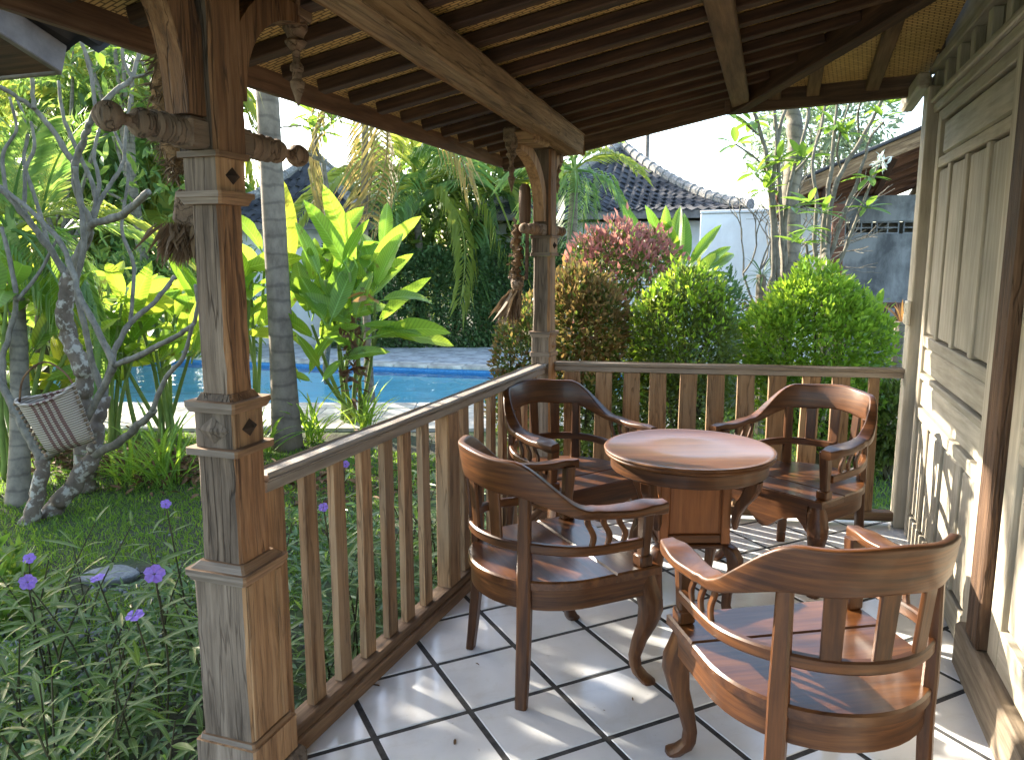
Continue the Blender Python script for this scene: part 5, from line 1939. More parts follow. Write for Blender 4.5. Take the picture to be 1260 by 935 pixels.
# ------------------------------------------------------------------ frangipani trees
def branch_tree(root, o, segs, m, tip=None):
    """segs: list of ((points), r0, r1) in world space; each limb is a part"""
    for i, (pts, r0, r1, nm, mm) in enumerate(segs):
        P = smooth_path([Vector(p) - o for p in pts], 4)
        rad = lerp_list([r0, r1], len(P))
        slim = 0.86 if nm == 'limb' else 1.0
        P = [p + Vector((rnd.gauss(0, .5), rnd.gauss(0, .5), rnd.gauss(0, .4))) * rad[j] * .28 if 0 < j < len(P) - 1 else p for j, p in enumerate(P)]
        P2 = smooth_path(P, 2)
        rad = [np.interp(j / 2, range(len(rad)), rad) * slim * (1 + rnd.uniform(-.10, .16)) for j in range(len(P2))]
        v, f = tube([tuple(p) for p in P2], rad, 8)
        MB().add(v, f).build(nm, mm, root, smooth=True)
        if tip and nm == 'limb':
            for j in range(tip):
                q = P[rnd.randrange(len(P) // 3, len(P))]
                d1 = Vector((rnd.gauss(0, .7), rnd.gauss(0, .7), rnd.uniform(.3, 1))).normalized()
                L1 = rnd.uniform(.2, .42)
                e = q + d1 * L1
                w_ = [(q, q + d1 * L1 * .5 + Vector((rnd.gauss(0, .03), rnd.gauss(0, .03), 0)), e)]
                for _ in range(2):
                    d2 = (d1 + Vector((rnd.gauss(0, .6), rnd.gauss(0, .6), rnd.uniform(0, .7)))).normalized()
                    w_.append((e, e + d2 * .09, e + d2 * rnd.uniform(.14, .3)))
                mb = MB()
                for kk, pts_ in enumerate(w_):
                    v, f = tube(smooth_path(pts_, 3), lerp_list([.012, .009] if kk == 0 else [.0095, .008], 7), 6)
                    mb.add(v, f)
                mb.build('twig', mm, root, smooth=True)


def px_limb(pts, d0, d1, r0, r1, nm='limb', m=None):
    n = len(pts)
    out = []
    for i, (u, v) in enumerate(pts):
        d = d0 + (d1 - d0) * i / (n - 1)
        out.append(W(u, v, d))
    return (out, r0, r1, nm, m or M['frangi'])


LF = big_leaf_mesh('leaf', M['lf_frangi'], 0.30, 0.12, 0.25, 0.12, nx=6, seed=21)


def rosette(root, p, n, L, el=0.35, up=(0, 0, 1), me=None):
    o = Vector(root.location)
    p = Vector(p)
    for i in range(n):
        a = i * 2.39996 + rnd.uniform(-.2, .2)
        e = el + rnd.uniform(-.75, .6)
        t = p + Vector((math.cos(a) * math.cos(e), math.sin(a) * math.cos(e), math.sin(e))) * L * rnd.uniform(.75, 1.15)
        link('leaf', me or LF, root, Matrix.Translation(-o) @ aim(p, t, rnd.uniform(-.3, .3)))


g1 = GZ(34, 648)
t1 = thing('frangipani_tree', 'bare branching frangipani with a blackened trunk at the left edge of the lawn', 'tree', tuple(g1), 0, 'bare grey frangipani trees')
branch_tree(t1, Vector(g1), [
    px_limb([(30, 652), (46, 615), (51, 565)], 5.42, 5.4, 0.062, 0.042, 'trunk', M['frangi_low']),
    px_limb([(51, 568), (28, 525), (10, 487), (-8, 455)], 5.4, 5.5, 0.036, 0.028),
    px_limb([(51, 566), (82, 545), (108, 512), (132, 468), (141, 449)], 5.4, 5.2, 0.036, 0.027),
    px_limb([(141, 450), (118, 402), (100, 370), (92, 345), (75, 300), (40, 262), (0, 230)], 5.2, 5.5, 0.027, 0.02),
    px_limb([(141, 450), (186, 430), (222, 410), (238, 398), (243, 372), (240, 350)], 5.2, 5.0, 0.024, 0.012),
    px_limb([(238, 398), (225, 440), (205, 464), (187, 505)], 5.0, 5.1, 0.013, 0.02),
    px_limb([(8, 487), (2, 450), (12, 410), (20, 370), (12, 320), (2, 280)], 5.5, 5.6, 0.026, 0.016),
    px_limb([(20, 370), (45, 340), (70, 295)], 5.55, 5.7, 0.018, 0.012),
], 2)
g2 = GZ(48, 655)
t2 = thing('frangipani_tree', 'bare frangipani with a thick lichen spotted leaning trunk beside the woven basket', 'tree', tuple(g2), 0, 'bare grey frangipani trees')
branch_tree(t2, Vector(g2), [
    px_limb([(44, 660), (70, 622), (96, 588), (116, 560), (121, 520), (128, 488)], 5.55, 5.65, 0.075, 0.045, 'trunk', M['frangi_low']),
    px_limb([(128, 490), (138, 440), (160, 398), (190, 372), (215, 340)], 5.65, 5.9, 0.032, 0.018),
    px_limb([(116, 560), (150, 540), (176, 518), (190, 505)], 5.6, 5.3, 0.04, 0.026),
    px_limb([(128, 490), (112, 440), (104, 400), (95, 355), (103, 300), (97, 242), (92, 205)], 5.65, 5.3, 0.028, 0.018),
    px_limb([(103, 300), (118, 250), (103, 201), (80, 150), (72, 100)], 5.5, 5.6, 0.02, 0.013),
    px_limb([(160, 398), (165, 330), (150, 280), (158, 210), (140, 160)], 5.8, 6.0, 0.018, 0.012),
], 2)
g3 = GZ(102, 600)
t3 = thing('frangipani_tree', 'frangipani with the thick brown curving trunk behind the basket and forked grey crown', 'tree', tuple(g3), 0, 'bare grey frangipani trees')
branch_tree(t3, Vector(g3), [
    px_limb([(104, 604), (106, 540), (103, 490), (100, 455), (84, 415), (80, 375), (88, 335)], 6.1, 5.7, 0.075, 0.055, 'trunk', M['frangi_low']),
    px_limb([(88, 337), (104, 300), (112, 277)], 5.7, 5.5, 0.05, 0.034),
    px_limb([(112, 277), (98, 245), (92, 205), (101, 178), (109, 156), (118, 135)], 5.5, 5.1, 0.03, 0.022),
    px_limb([(112, 277), (146, 266), (166, 252), (183, 236)], 5.5, 5.2, 0.032, 0.026),
    px_limb([(92, 205), (68, 165), (42, 134), (18, 118), (-6, 104)], 5.45, 5.2, 0.024, 0.016),
    px_limb([(84, 342), (60, 305), (32, 268), (8, 240), (-10, 225)], 5.7, 5.4, 0.032, 0.02),
    px_limb([(42, 134), (40, 110), (38, 80)], 5.3, 5.3, 0.018, 0.014),
    px_limb([(118, 135), (142, 112), (162, 96), (172, 60), (178, 20)], 5.1, 5.3, 0.022, 0.014),
    px_limb([(162, 96), (152, 74), (151, 48)], 5.2, 5.2, 0.015, 0.01),
    px_limb([(118, 135), (112, 95), (104, 62), (96, 40)], 5.1, 5.0, 0.018, 0.013),
    px_limb([(162, 96), (180, 92), (196, 86)], 5.2, 5.1, 0.014, 0.01),
    px_limb([(114, 262), (122, 225), (116, 190), (124, 150)], 5.6, 5.8, 0.018, 0.012),
    px_limb([(112, 277), (130, 235), (150, 205), (155, 165), (160, 120)], 5.5, 5.7, 0.02, 0.012),
    px_limb([(32, 268), (30, 220), (42, 180), (38, 150)], 5.6, 5.7, 0.018, 0.012),
    px_limb([(60, 305), (48, 260), (30, 200), (34, 160), (20, 120)], 5.9, 6.1, 0.02, 0.012),
    px_limb([(8, 240), (4, 190), (20, 160), (12, 120)], 5.5, 5.5, 0.016, 0.01),
], 2)
for (u, v) in ((96, 40), (38, 78), (178, 20), (120, 62)):
    rosette(t3, W(u, v, 5.2), 6, 0.26)
g4 = GZ(350, 545)
t4 = thing('frangipani_tree', 'slim frangipani branch tips with green leaf tufts right of the big front post', 'tree', tuple(GZ(402, 470)), 0, 'bare grey frangipani trees')
d4 = 9.3
branch_tree(t4, Vector(GZ(402, 470)), [
    (  [GZ(402, 470), W(404, 360, d4), W(402, 250, d4), W(398, 200, d4)], 0.05, 0.026, 'trunk', M['frangi']),
    px_limb([(398, 200), (375, 188), (352, 192), (330, 170), (322, 158)], d4, d4 - .4, 0.03, 0.016),
    px_limb([(398, 200), (388, 178), (396, 165)], d4, d4 - .3, 0.025, 0.016),
    px_limb([(330, 172), (336, 140), (340, 118), (326, 105)], d4 - .3, d4, 0.016, 0.01),
    px_limb([(322, 160), (345, 157), (370, 155)], d4 - .4, d4 - .6, 0.014, 0.01),
], None)
for (u, v) in ((396, 163), (410, 150), (372, 155), (385, 140)):
    rosette(t4, W(u, v, d4 - .3), 8, 0.30, 0.3)

# right hand frangipanis behind the lime bush
d5 = 8.4
g5 = GZ(950, 470)
t5 = thing('frangipani_tree', 'clustered pale frangipani stems rising behind the left side of the lime bush', 'tree', tuple(g5), 0, 'leafy frangipani trees on the right')
segs = [([g5, W(968, 380, d5), W(972, 260, d5), W(978, 180, d5), W(972, 120, d5)], 0.13, 0.075, 'trunk', M['palm_bark'])]
for pts, r0, r1 in (([(944, 470), (950, 370), (952, 300), (946, 215), (938, 170), (925, 130)], 0.034, 0.02), ([(952, 470), (958, 370), (955, 300), (952, 220), (962, 150), (985, 90)], 0.034, 0.018),
                    ([(960, 470), (966, 370), (962, 290), (958, 210), (955, 160), (948, 100)], 0.032, 0.018), ([(972, 470), (968, 360), (966, 280), (975, 215), (990, 165), (998, 110)], 0.034, 0.018),
                    ([(938, 170), (915, 150), (900, 138)], 0.016, 0.01), ([(946, 215), (930, 195), (905, 178)], 0.016, 0.01), ([(975, 215), (1000, 185), (1012, 140), (1016, 100)], 0.018, 0.012), ([(966, 280), (948, 235), (930, 215)], 0.014, 0.01)):
    segs.append(px_limb(pts, d5 - .2, d5 - .5, r0, r1))
branch_tree(t5, Vector(g5), segs, None)
for (u, v, n) in ((897, 140, 7), (905, 178, 6), (930, 213, 7), (958, 198, 7), (940, 235, 7), (986, 196, 7), (925, 150, 6), (985, 120, 5), (1012, 140, 7), (975, 255, 6)):
    rosette(t5, W(u, v, d5 - .45), n + 2, 0.29, 0.35)
d6 = 7.6
g6 = GZ(1010, 470)
t6 = thing('frangipani_tree', 'slim leaning frangipani stems with a white flower in front of the right pavilion', 'tree', tuple(g6), 0, 'leafy frangipani trees on the right')
segs = [([g6, W(1012, 370, d6), W(1018, 290, d6)], 0.05, 0.036, 'trunk', M['frangi'])]
for pts, r0, r1 in (([(1018, 300), (1022, 250), (1036, 210), (1058, 175), (1082, 130), (1100, 95)], 0.034, 0.014), ([(1014, 340), (1012, 290), (1018, 240), (1024, 195), (1028, 150), (1034, 100)], 0.03, 0.014),
                    ([(1016, 330), (1034, 275), (1050, 235), (1064, 195), (1072, 168), (1088, 150)], 0.026, 0.012), ([(1012, 360), (1034, 320), (1050, 280), (1066, 240), (1080, 205)], 0.024, 0.012),
                    ([(1058, 175), (1056, 140), (1064, 110)], 0.014, 0.009), ([(1010, 350), (1002, 300), (1005, 250), (1000, 200), (1012, 150), (1018, 110)], 0.026, 0.012), ([(1036, 212), (1030, 190), (1034, 165), (1048, 120)], 0.015, 0.01),
                    ([(1004, 400), (996, 330), (992, 300)], 0.018, 0.012)):
    segs.append(px_limb(pts, d6 - .1, d6 - .5, r0, r1))
branch_tree(t6, Vector(g6), segs, None)
for (u, v, n) in ((1096, 128, 9), (1086, 145, 8), (1070, 218, 8), (1066, 256, 8), (992, 282, 8), (996, 250, 7), (985, 300, 7), (1026, 155, 8), (1040, 165, 7), (1012, 262, 5)):
    rosette(t6, W(u, v, d6 - .45), n + 1, 0.25, 0.25)
fl = Vector(W(1083, 200, d6 - .5)) - Vector(g6)
n = 26
leaves('flower', LEAF_M, np.array([tuple(fl + Vector((rnd.gauss(0, .035), rnd.gauss(0, .035), rnd.gauss(0, .02)))) for _ in range(n)]), rng.normal(0, 1, (n, 3)) + np.array([0, -.4, .3]), 0.095, M['flower_white'], t6, 0.5)

# leafless shrub against the sky over the far roof corner
g7 = ground_at(944, 11.0)
t7 = thing('bare_tree', 'leafless twiggy small tree in front of the white garden wall', 'tree', tuple(g7), 0)
mb = MB()


def twig(p, d, L, r, depth):
    q = p + d * L
    mid = (p + q) / 2 + Vector((rnd.gauss(0, .05), rnd.gauss(0, .05), rnd.gauss(0, .03))) * L
    v, f = tube(smooth_path([p, mid, q], 2), lerp_list([r, r * .72], 5), 5)
    mb.add(v, f)
    if depth > 0:
        for k in range(rnd.choice((2, 2, 3))):
            nd = (d + Vector((rnd.gauss(0, .42), rnd.gauss(0, .42), rnd.gauss(0.12, .25)))).normalized()
            twig(q, nd, L * rnd.uniform(.62, .86), r * .7, depth - 1)


for k in range(3):
    twig(Vector((0, 0, 0)), Vector((rnd.uniform(-.16, .05), 0, 1)).normalized(), 1.0, 0.03, 5)
mb.build('branches', M['frangi'], t7)

# ------------------------------------------------------------------ basket hung in the frangipani
bp = Vector(W(74, 520, 5.25))
bk = thing('woven_basket', 'pale woven basket with dark red stripes hung on the frangipani trunks', 'basket', bp, 0.42)
bk.rotation_euler = (0.15, math.radians(-15), 0.42)
rings = []
for i in range(9):
    t = i / 8
    z = -0.19 + 0.40 * t
    rx, ry = 0.165 + 0.03 * t, 0.06 + 0.045 * t
    if i == 0:
        rx, ry = 0.155, 0.03
    rings.append([(rx * math.copysign(abs(math.cos(a)) ** 0.75, math.cos(a)), ry * math.sin(a), z + 0.02 * math.cos(2 * a) * t) for a in [2 * PI * j / 32 for j in range(32)]])
v, f = loft(rings, True, False)
mb = MB().add(v, f)
mb.f.append(tuple(range(32))[::-1])
mb.mi.append(0)
mb.build('woven_body', M['basket'], bk, smooth=True)
v, f = tube([rings[8][j % 32] for j in range(33)], 0.011, 6)
MB().add(v, f).build('rim', M['basket'], bk, smooth=True)
ball, bf = lathe([(0.001, -0.013), (0.010, -0.008), (0.013, 0), (0.010, 0.008), (0.001, 0.013)], 7)
for s in (-1, 1):
    mb = MB()
    for i in range(13):
        t = i / 12
        mb.add(ball, bf, Matrix.Translation((s * (0.168 + 0.032 * t), -0.03 + rnd.uniform(-.006, .006), -0.19 + 0.40 * t)))
    tag(mb.build('pompom_trim', M['straw'], bk), kind='stuff')
v, f = tube(smooth_path([(-0.19, 0, 0.2), (-0.1, 0.02, 0.36), (0.05, 0.05, 0.42), (0.16, 0.02, 0.32), (0.19, 0, 0.2)], 4), 0.007, 5)
MB().add(v, f).build('handle', M['dry'], bk)

# ------------------------------------------------------------------ ruellia and other low planting
RL = [big_leaf_mesh('leaf', M['lf_ruellia'], w_, dr, 0.3, 0.06, nx=5, seed=30 + i) for i, (w_, dr) in enumerate(((0.15, 0.22), (0.12, 0.45), (0.18, 0.12)))]
GRB = big_leaf_mesh('leaf', M['lf_helic'], 0.055, 0.35, 0.5, 0.02, nx=6, seed=40)


def ruellia_proto(k, h, ns, leaf=RL, Lr=(0.13, 0.21)):
    st = []
    lv = []
    rr = random.Random(50 + k)
    for s in range(ns):
        a = rr.uniform(0, 2 * PI)
        lean = rr.uniform(0.05, 0.3)
        H = h * rr.uniform(0.7, 1.1)
        top = Vector((math.cos(a) * lean, math.sin(a) * lean, H))
        b = Vector((rr.uniform(-.05, .05), rr.uniform(-.05, .05), -0.02))
        mid = (b + top) * 0.5 + Vector((math.cos(a) * -.04, math.sin(a) * -.04, 0))
        P = smooth_path([b, mid, top], 5)
        st.append((P, top))
        nn = 7
        for i in range(nn):
            t = 0.25 + 0.75 * i / (nn - 1)
            p = P[min(len(P) - 1, int(t * (len(P) - 1)))]
            for sgn in (0, PI):
                if rr.random() < 0.14:
                    continue
                aa = i * 1.4 + sgn + s + rr.uniform(-.4, .4)
                el = rr.uniform(-0.1, 0.75) + 0.4 * (t > 0.9)
                L = rr.uniform(*Lr) * (1 - 0.25 * (t > 0.9))
                lv.append((p, p + Vector((math.cos(aa) * math.cos(el), math.sin(aa) * math.cos(el), math.sin(el))) * L))
    mb = MB()
    for P, top in st:
        v, f = tube(P, lerp_list([0.0055, 0.003], len(P)), 4)
        mb.add(v, f)
    me = bpy.data.meshes.new('stems')
    me.from_pydata(mb.v, [], mb.f)
    me.materials.append(M['dark_stem'])
    mats = [(rr.choice(leaf), aim(a_, b_, rr.uniform(-.4, .4))) for a_, b_ in lv]
    return me, mats, [s_[1] for s_ in st]


PROTO = [ruellia_proto(k, h, ns) for k, (h, ns) in enumerate(((0.55, 3), (0.7, 3), (0.45, 4), (0.8, 2)))]
# five-lobed purple trumpet flower, unit size
mbf = MB()
for i in range(5):
    a = 2 * PI * i / 5
    R = Matrix.Rotation(a, 4, 'Z')
    mbf.add([(0.08, 0, 0), (0.30, 0.27, 0.16), (0.68, 0.50, 0.13), (1.0, 0.30, 0.0), (1.0, -0.26, 0.10), (0.70, -0.48, 0.05), (0.30, -0.27, 0.12), (0.55, 0, 0.02)],
            [(0, 7, 1), (1, 7, 2), (2, 7, 3), (3, 7, 4), (4, 7, 5), (5, 7, 6), (6, 7, 0)], R)
mbf.add([(0.09 * math.cos(a), 0.09 * math.sin(a), 0.0) for a in (0, 1.26, 2.51, 3.77, 5.03)] + [(0, 0, -0.8)], [(0, 1, 5), (1, 2, 5), (2, 3, 5), (3, 4, 5), (4, 0, 5)])
FLM = bpy.data.meshes.new('flower')
FLM.from_pydata(mbf.v, [], mbf.f)
FLM.materials.append(M['flower'])


def ruellia(x, y, k, rz, sc, label, group='flowering plants along the terrace', fl=()):
    me, mats, tops = PROTO[k]
    r = thing('ruellia_plant', label, 'plant', (x, y, G), rz, group)
    S_ = Matrix.Scale(sc, 4)
    link('stems', me, r, S_)
    for lm, mt in mats:
        link('leaf', lm, r, S_ @ mt)
    return r


FLOWERS = [(34, 716), (120, 711), (190, 706), (166, 757), (204, 620), (398, 624), (425, 571), (36, 687)]
spots = []
for k in range(400):
    yy = rnd.uniform(1.15, 4.5)
    xx = rail_x(yy) - rnd.uniform(0.22, 1.75 if yy > 1.9 else 1.2)
    if xx < -2.15 and yy > 2.75:
        continue
    if all((xx - a) ** 2 + (yy - b) ** 2 > 0.235 ** 2 for a, b in spots):
        spots.append((xx, yy))
spots = spots[:64]
KIND = ('medium bushy', 'tall', 'low spreading', 'lanky')
rows_ = []
for i, (x, y) in enumerate(spots):
    k = rnd.randrange(4)
    off = rail_x(y) - x
    a_ = ('against the railing', 'just off the railing', 'mid bed', 'in the outer bed', 'at the lawn edge')[min(4, int(off / 0.34))]
    b_ = ('at the picture bottom', 'beside the big post', 'by the first balusters', 'by balusters before the newel', 'by the newel', 'by balusters past the newel')[0 if y < 1.5 else 1 if y < 1.9 else 2 if y < 2.3 else 3 if y < 2.8 else 4 if y < 3.3 else 5]
    rows_.append([x, y, k, f'{KIND[k]} green plant {a_}, {b_}'])
for i, r_ in enumerate(rows_):
    same = sorted([q for q in rows_ if q[3] == r_[3]], key=lambda q: math.atan2(q[0], q[1]))
    lab_ = r_[3]
    if len(same) > 1:
        lab_ = ('left', 'second', 'third', 'fourth', 'fifth')[same.index(r_)] + ' ' + lab_
    ruellia(r_[0], r_[1], r_[2], rnd.uniform(0, 6.28), rnd.uniform(0.8, 1.1) * (0.85 if r_[1] < 1.8 else 1.0), lab_)
# the flowers sit on their own tall stems
FLAB = ['purple flowered stem at the left edge of the bed', 'purple flowered stem seen from the side near the stepping stone', 'purple flowered stem just left of the post base, brightest bloom',
        'drooping purple flowered stem low in the middle of the bed', 'purple flowered stem beside the middle of the big post', 'purple flowered stem behind the second baluster gap', 'purple flowered stem peeking under the left cap rail', 'pale small flowered stem at the left edge above the others']
for i, (u, v) in enumerate(FLOWERS):
    d = (3.0, 3.1, 2.75, 2.7, 3.6, 3.3, 3.7, 3.3)[i]
    p = Vector(W(u, v, d))
    b = Vector((p.x + rnd.uniform(-.08, .08), p.y + rnd.uniform(-.08, .08), G))
    r = thing('ruellia_plant', FLAB[i], 'plant', b, 0, 'purple flowered stems in the bed')
    stem_to(r, 'stem', b, p, 0.005, 0.003, M['dark_stem'], 0.03, 5)
    for t in (0.35, 0.5, 0.65, 0.8, 0.9):
        q = b.lerp(p, t)
        for s in (0, PI):
            a = t * 9 + s
            e = q + Vector((math.cos(a) * .9, math.sin(a) * .9, 0.35)) * rnd.uniform(.11, .17)
            link('leaf', rnd.choice(RL), r, Matrix.Translation(-b) @ aim(q, e, 0))
    face = (CAMV - p).normalized() * (0.8 if i not in (1, 3) else 0.25) + Vector((rnd.uniform(-.3, .3), 0, 0.5))
    R = face.to_track_quat('Z', 'Y').to_matrix().to_4x4()
    link('flower', FLM, r, Matrix.Translation(p - b) @ R @ Matrix.Scale((0.032, 0.029, 0.036, 0.031, 0.024, 0.022, 0.02, 0.026)[i], 4))

# low ground cover under the plants
n = 5200
yy = rng.uniform(0.9, 4.6, n)
xx = -1.345 + (yy - 1.8) * .047 - rng.uniform(0.1, 1.9, n)
P = np.stack([xx, yy, G + 0.02 + 0.16 * rng.random(n) ** 1.5], 1)
tag(leaves('ground_cover', LEAF_M, P, rng.normal(0, 1, (n, 3)) * np.array([1, 1, .4]) + np.array([0, 0, .35]), 0.075 * rng.uniform(.5, 1.2, n), M['lf_hedge'], None, .6), kind='stuff')

# grass: short blades on the two lawns
def lawn(poly_fn, n, box, hgt, name='lawn_grass'):
    xs = rng.uniform(box[0], box[1], n)
    ys = rng.uniform(box[2], box[3], n)
    k = poly_fn(xs, ys)
    xs, ys = xs[k], ys[k]
    P = np.stack([xs, ys, np.full(len(xs), G - 0.004)], 1)
    D = rng.normal(0, .55, (len(xs), 3)) + np.array([0, 0, 1.0])
    D[:, 2] = np.abs(D[:, 2])
    bl = (np.array([(0, -0.09, 0), (0, 0.09, 0), (0.6, 0.03, 0.05), (1, 0, 0.2)]), [(0, 1, 2), (0, 2, 3)])
    return tag(leaves(name, bl, P, D, hgt * rng.uniform(.5, 1.4, len(xs)), M['grass'], None, 3.0), kind='stuff')


lawn(lambda x, y: (x < -2.2 - 0.1 * (y - 2)) & (np.hypot(x + 3.55, y - 3.28) > 0.24), 70000, (-7.2, -2.2, 1.6, 6.4), 0.042)
lawn(lambda x, y: y > 4.85 + 0.1 * x, 26000, (-1.4, 2.2, 4.8, 9.5), 0.05)
# tall strappy grass clumps by the pool and by the right path
for lab, u, v, n_, h in (('strappy grass clump left of the middle of the big post', 205, 600, 34, 0.75), ('strappy grass clump at the foot of the palm trunk', 385, 545, 34, 0.7), ('strappy grass clump under the bright paddle leaves', 450, 530, 34, 0.65),
                         ('strappy grass clump left of the palm trunk behind the post', 318, 560, 30, 0.7), ('strappy grass clump beside the wall end and back railing', 1098, 575, 30, 0.45), ('strappy grass clump behind the left frangipani', 160, 600, 30, 0.6)):
    b = Vector(GZ(u, v))
    r = thing('grass_clump', lab, 'plant', b, 0, 'strappy grass clumps')
    for i in range(n_):
        a, e = rnd.uniform(0, 6.28), rnd.uniform(0.7, 1.5)
        p = Vector((rnd.uniform(-.1, .1), rnd.uniform(-.1, .1), 0))
        q = p + Vector((math.cos(a) * math.cos(e), math.sin(a) * math.cos(e), math.sin(e))) * h * rnd.uniform(.6, 1.1)
        link('leaf', GRB, r, aim(p, q, rnd.uniform(-.5, .5)))
# dark litter and soil mound behind the lawn
n = 1500
c = GZ(170, 590)
P = np.stack([c[0] + rng.normal(0, 1.3, n), c[1] + rng.normal(0.25, .28, n), G + 0.02 + 0.10 * rng.random(n)], 1)
tag(leaves('leaf_litter', LEAF_M, P, rng.normal(0, 1, (n, 3)) * np.array([1, 1, .3]), 0.11 * rng.uniform(.5, 1.2, n), M['dry'], None, .5), kind='stuff')

# stones
def stone(name, label, p, size, rz, m, seed, group=None, cat='stone'):
    rr = random.Random(seed)
    rings = []
    for z, k in ((-0.5, 0.9), (0.2, 1.0), (0.42, 0.94), (0.5, 0.8)):
        rings.append([(math.cos(a) * k * (1 + 0.12 * math.sin(2 * a + seed) + 0.06 * math.sin(5 * a + seed * 2)), math.sin(a) * k * (1 + 0.1 * math.cos(3 * a + seed)), z + rr.uniform(-.03, .03)) for a in [2 * PI * j / 20 for j in range(20)]])
    v, f = loft(rings)
    o = MB().add(v, f).build(name, m, None, Matrix.Translation(p) @ Matrix.Rotation(rz, 4, 'Z') @ Matrix.Diagonal((size[0], size[1], size[2], 1)))
    smooth_by_angle(o, 50)
    return tag(o, label, cat, group)


stone('stepping_stone', 'flat round grey stepping stone between the lawn and the flower bed', tuple(GZ(136, 712) + np.array([0, 0, .02])), (0.15, 0.12, 0.04), 0.3, M['slate'], 1, 'stepping stones')
for i, (u, v, sx, lab) in enumerate(((915, 575, .34, 'grey slab of the right path behind the middle back slats'), (995, 588, .36, 'grey slab of the right path behind the right armchair'), (1072, 560, .32, 'grey slab of the right path left of the wall end'), (1095, 505, .3, 'far grey slab of the right path beside the wall end'))):
    stone('stepping_stone', lab, tuple(GZ(u, v) + np.array([0, 0, .01])), (sx, .22, .07), 0.2 + i, M['slate'], 5 + i, 'stepping stones')
n = 1600
mb = []
tv = np.array([(1, 0, 0), (0, 1, 0), (-1, 0, 0), (0, -1, 0), (0, 0, .7), (0, 0, -.7)], float)
tf = [(0, 1, 4), (1, 2, 4), (2, 3, 4), (3, 0, 4), (1, 0, 5), (2, 1, 5), (3, 2, 5), (0, 3, 5)]
c = GZ(30, 850)
P = np.stack([c[0] + rng.normal(-.1, .42, n), c[1] + rng.normal(0, .5, n), G + 0.004 + 0.01 * rng.random(n)], 1)
me = scatter_mesh('gravel', (tv, tf), P, orient(rng.normal(0, 1, (n, 3)), rng, 1.0), 0.016 * rng.uniform(.5, 1.5, n))
me.materials.append(M['pebble'])
tag(link('gravel', me), kind='stuff')
# low pale leafed plant at the left edge
shrub('low plant with pale shiny leaves at the left edge of the flower bed', [((*GZ(-8, 765)[:2], G + .16), (0.2, 0.2, 0.2))], 420, 0.12, M['lf_frangi'], group='small shrubs by the path', tmpl=LEAF_M, nst=4)

# bromeliads and spiky plants
def spiky(label, p, n_, L, m, el=(0.1, 1.2), cat='plant', group='spiky rosette plants', wd=0.07, name='bromeliad', stem=None):
    r = thing(name, label, cat, tuple(p), 0, group)
    me = big_leaf_mesh('leaf', m, wd, 0.25, 0.4, 0.02, nx=5, seed=60)
    for i in range(n_):
        a, e = i * 2.39996, rnd.uniform(*el)
        q = Vector((math.cos(a) * math.cos(e), math.sin(a) * math.cos(e), math.sin(e))) * L * rnd.uniform(.7, 1.1)
        link('leaf', me, r, aim((0, 0, 0), q, 0))
    if stem:
        v, f = tube([(0, 0, -stem), (0, 0, 0.02)], [0.05, 0.06], 8)
        MB().add(v, f).build('stem', M['palm_bark'], r)
    return r


for lab, u, v, d, n_, L, m in (('orange leaved bromeliad left of the lime bush top', 942, 378, 7.9, 22, 0.34, 'lf_orange'), ('small orange red bromeliad low at the left foot of the lime bush', 922, 418, 7.6, 16, 0.24, 'lf_orange'),
                               ('red leaved cordyline behind the top of the lime bush', 1022, 352, 7.5, 22, 0.30, 'lf_red'), ('orange tinged bromeliad by the wooden bench and wall end', 1108, 398, 8.2, 20, 0.36, 'lf_orange')):
    p = W(u, v, d)
    spiky(lab, p, n_, L, M[m], stem=p[2] - G)
p = W(937, 340, 9.0)
spiky('dark green spiky plant in front of the white garden wall', p, 40, 0.32, M['lf_spike'], (-0.5, 1.3), wd=0.06, name='spiky_plant', stem=p[2] - G)

# ------------------------------------------------------------------ buildings behind
TV, TFc = [], []
for i in range(2):
    for j in range(5):
        a = j / 4
        TV.append((a - 0.5, -0.04 + 1.12 * (1 - i), 0.16 * math.sin(a * 2 * PI) + 0.10 * (i) + 0.05))
for j in range(4):
    TFc.append((j, j + 5, j + 6, j + 1))
for j in range(4):                                      # front lip
    TFc.append((j + 5, len(TV) + j, len(TV) + j + 1, j + 6))
TV += [(j / 4 - 0.5, -0.04, 0.16 * math.sin(j / 4 * 2 * PI) - 0.02) for j in range(5)]


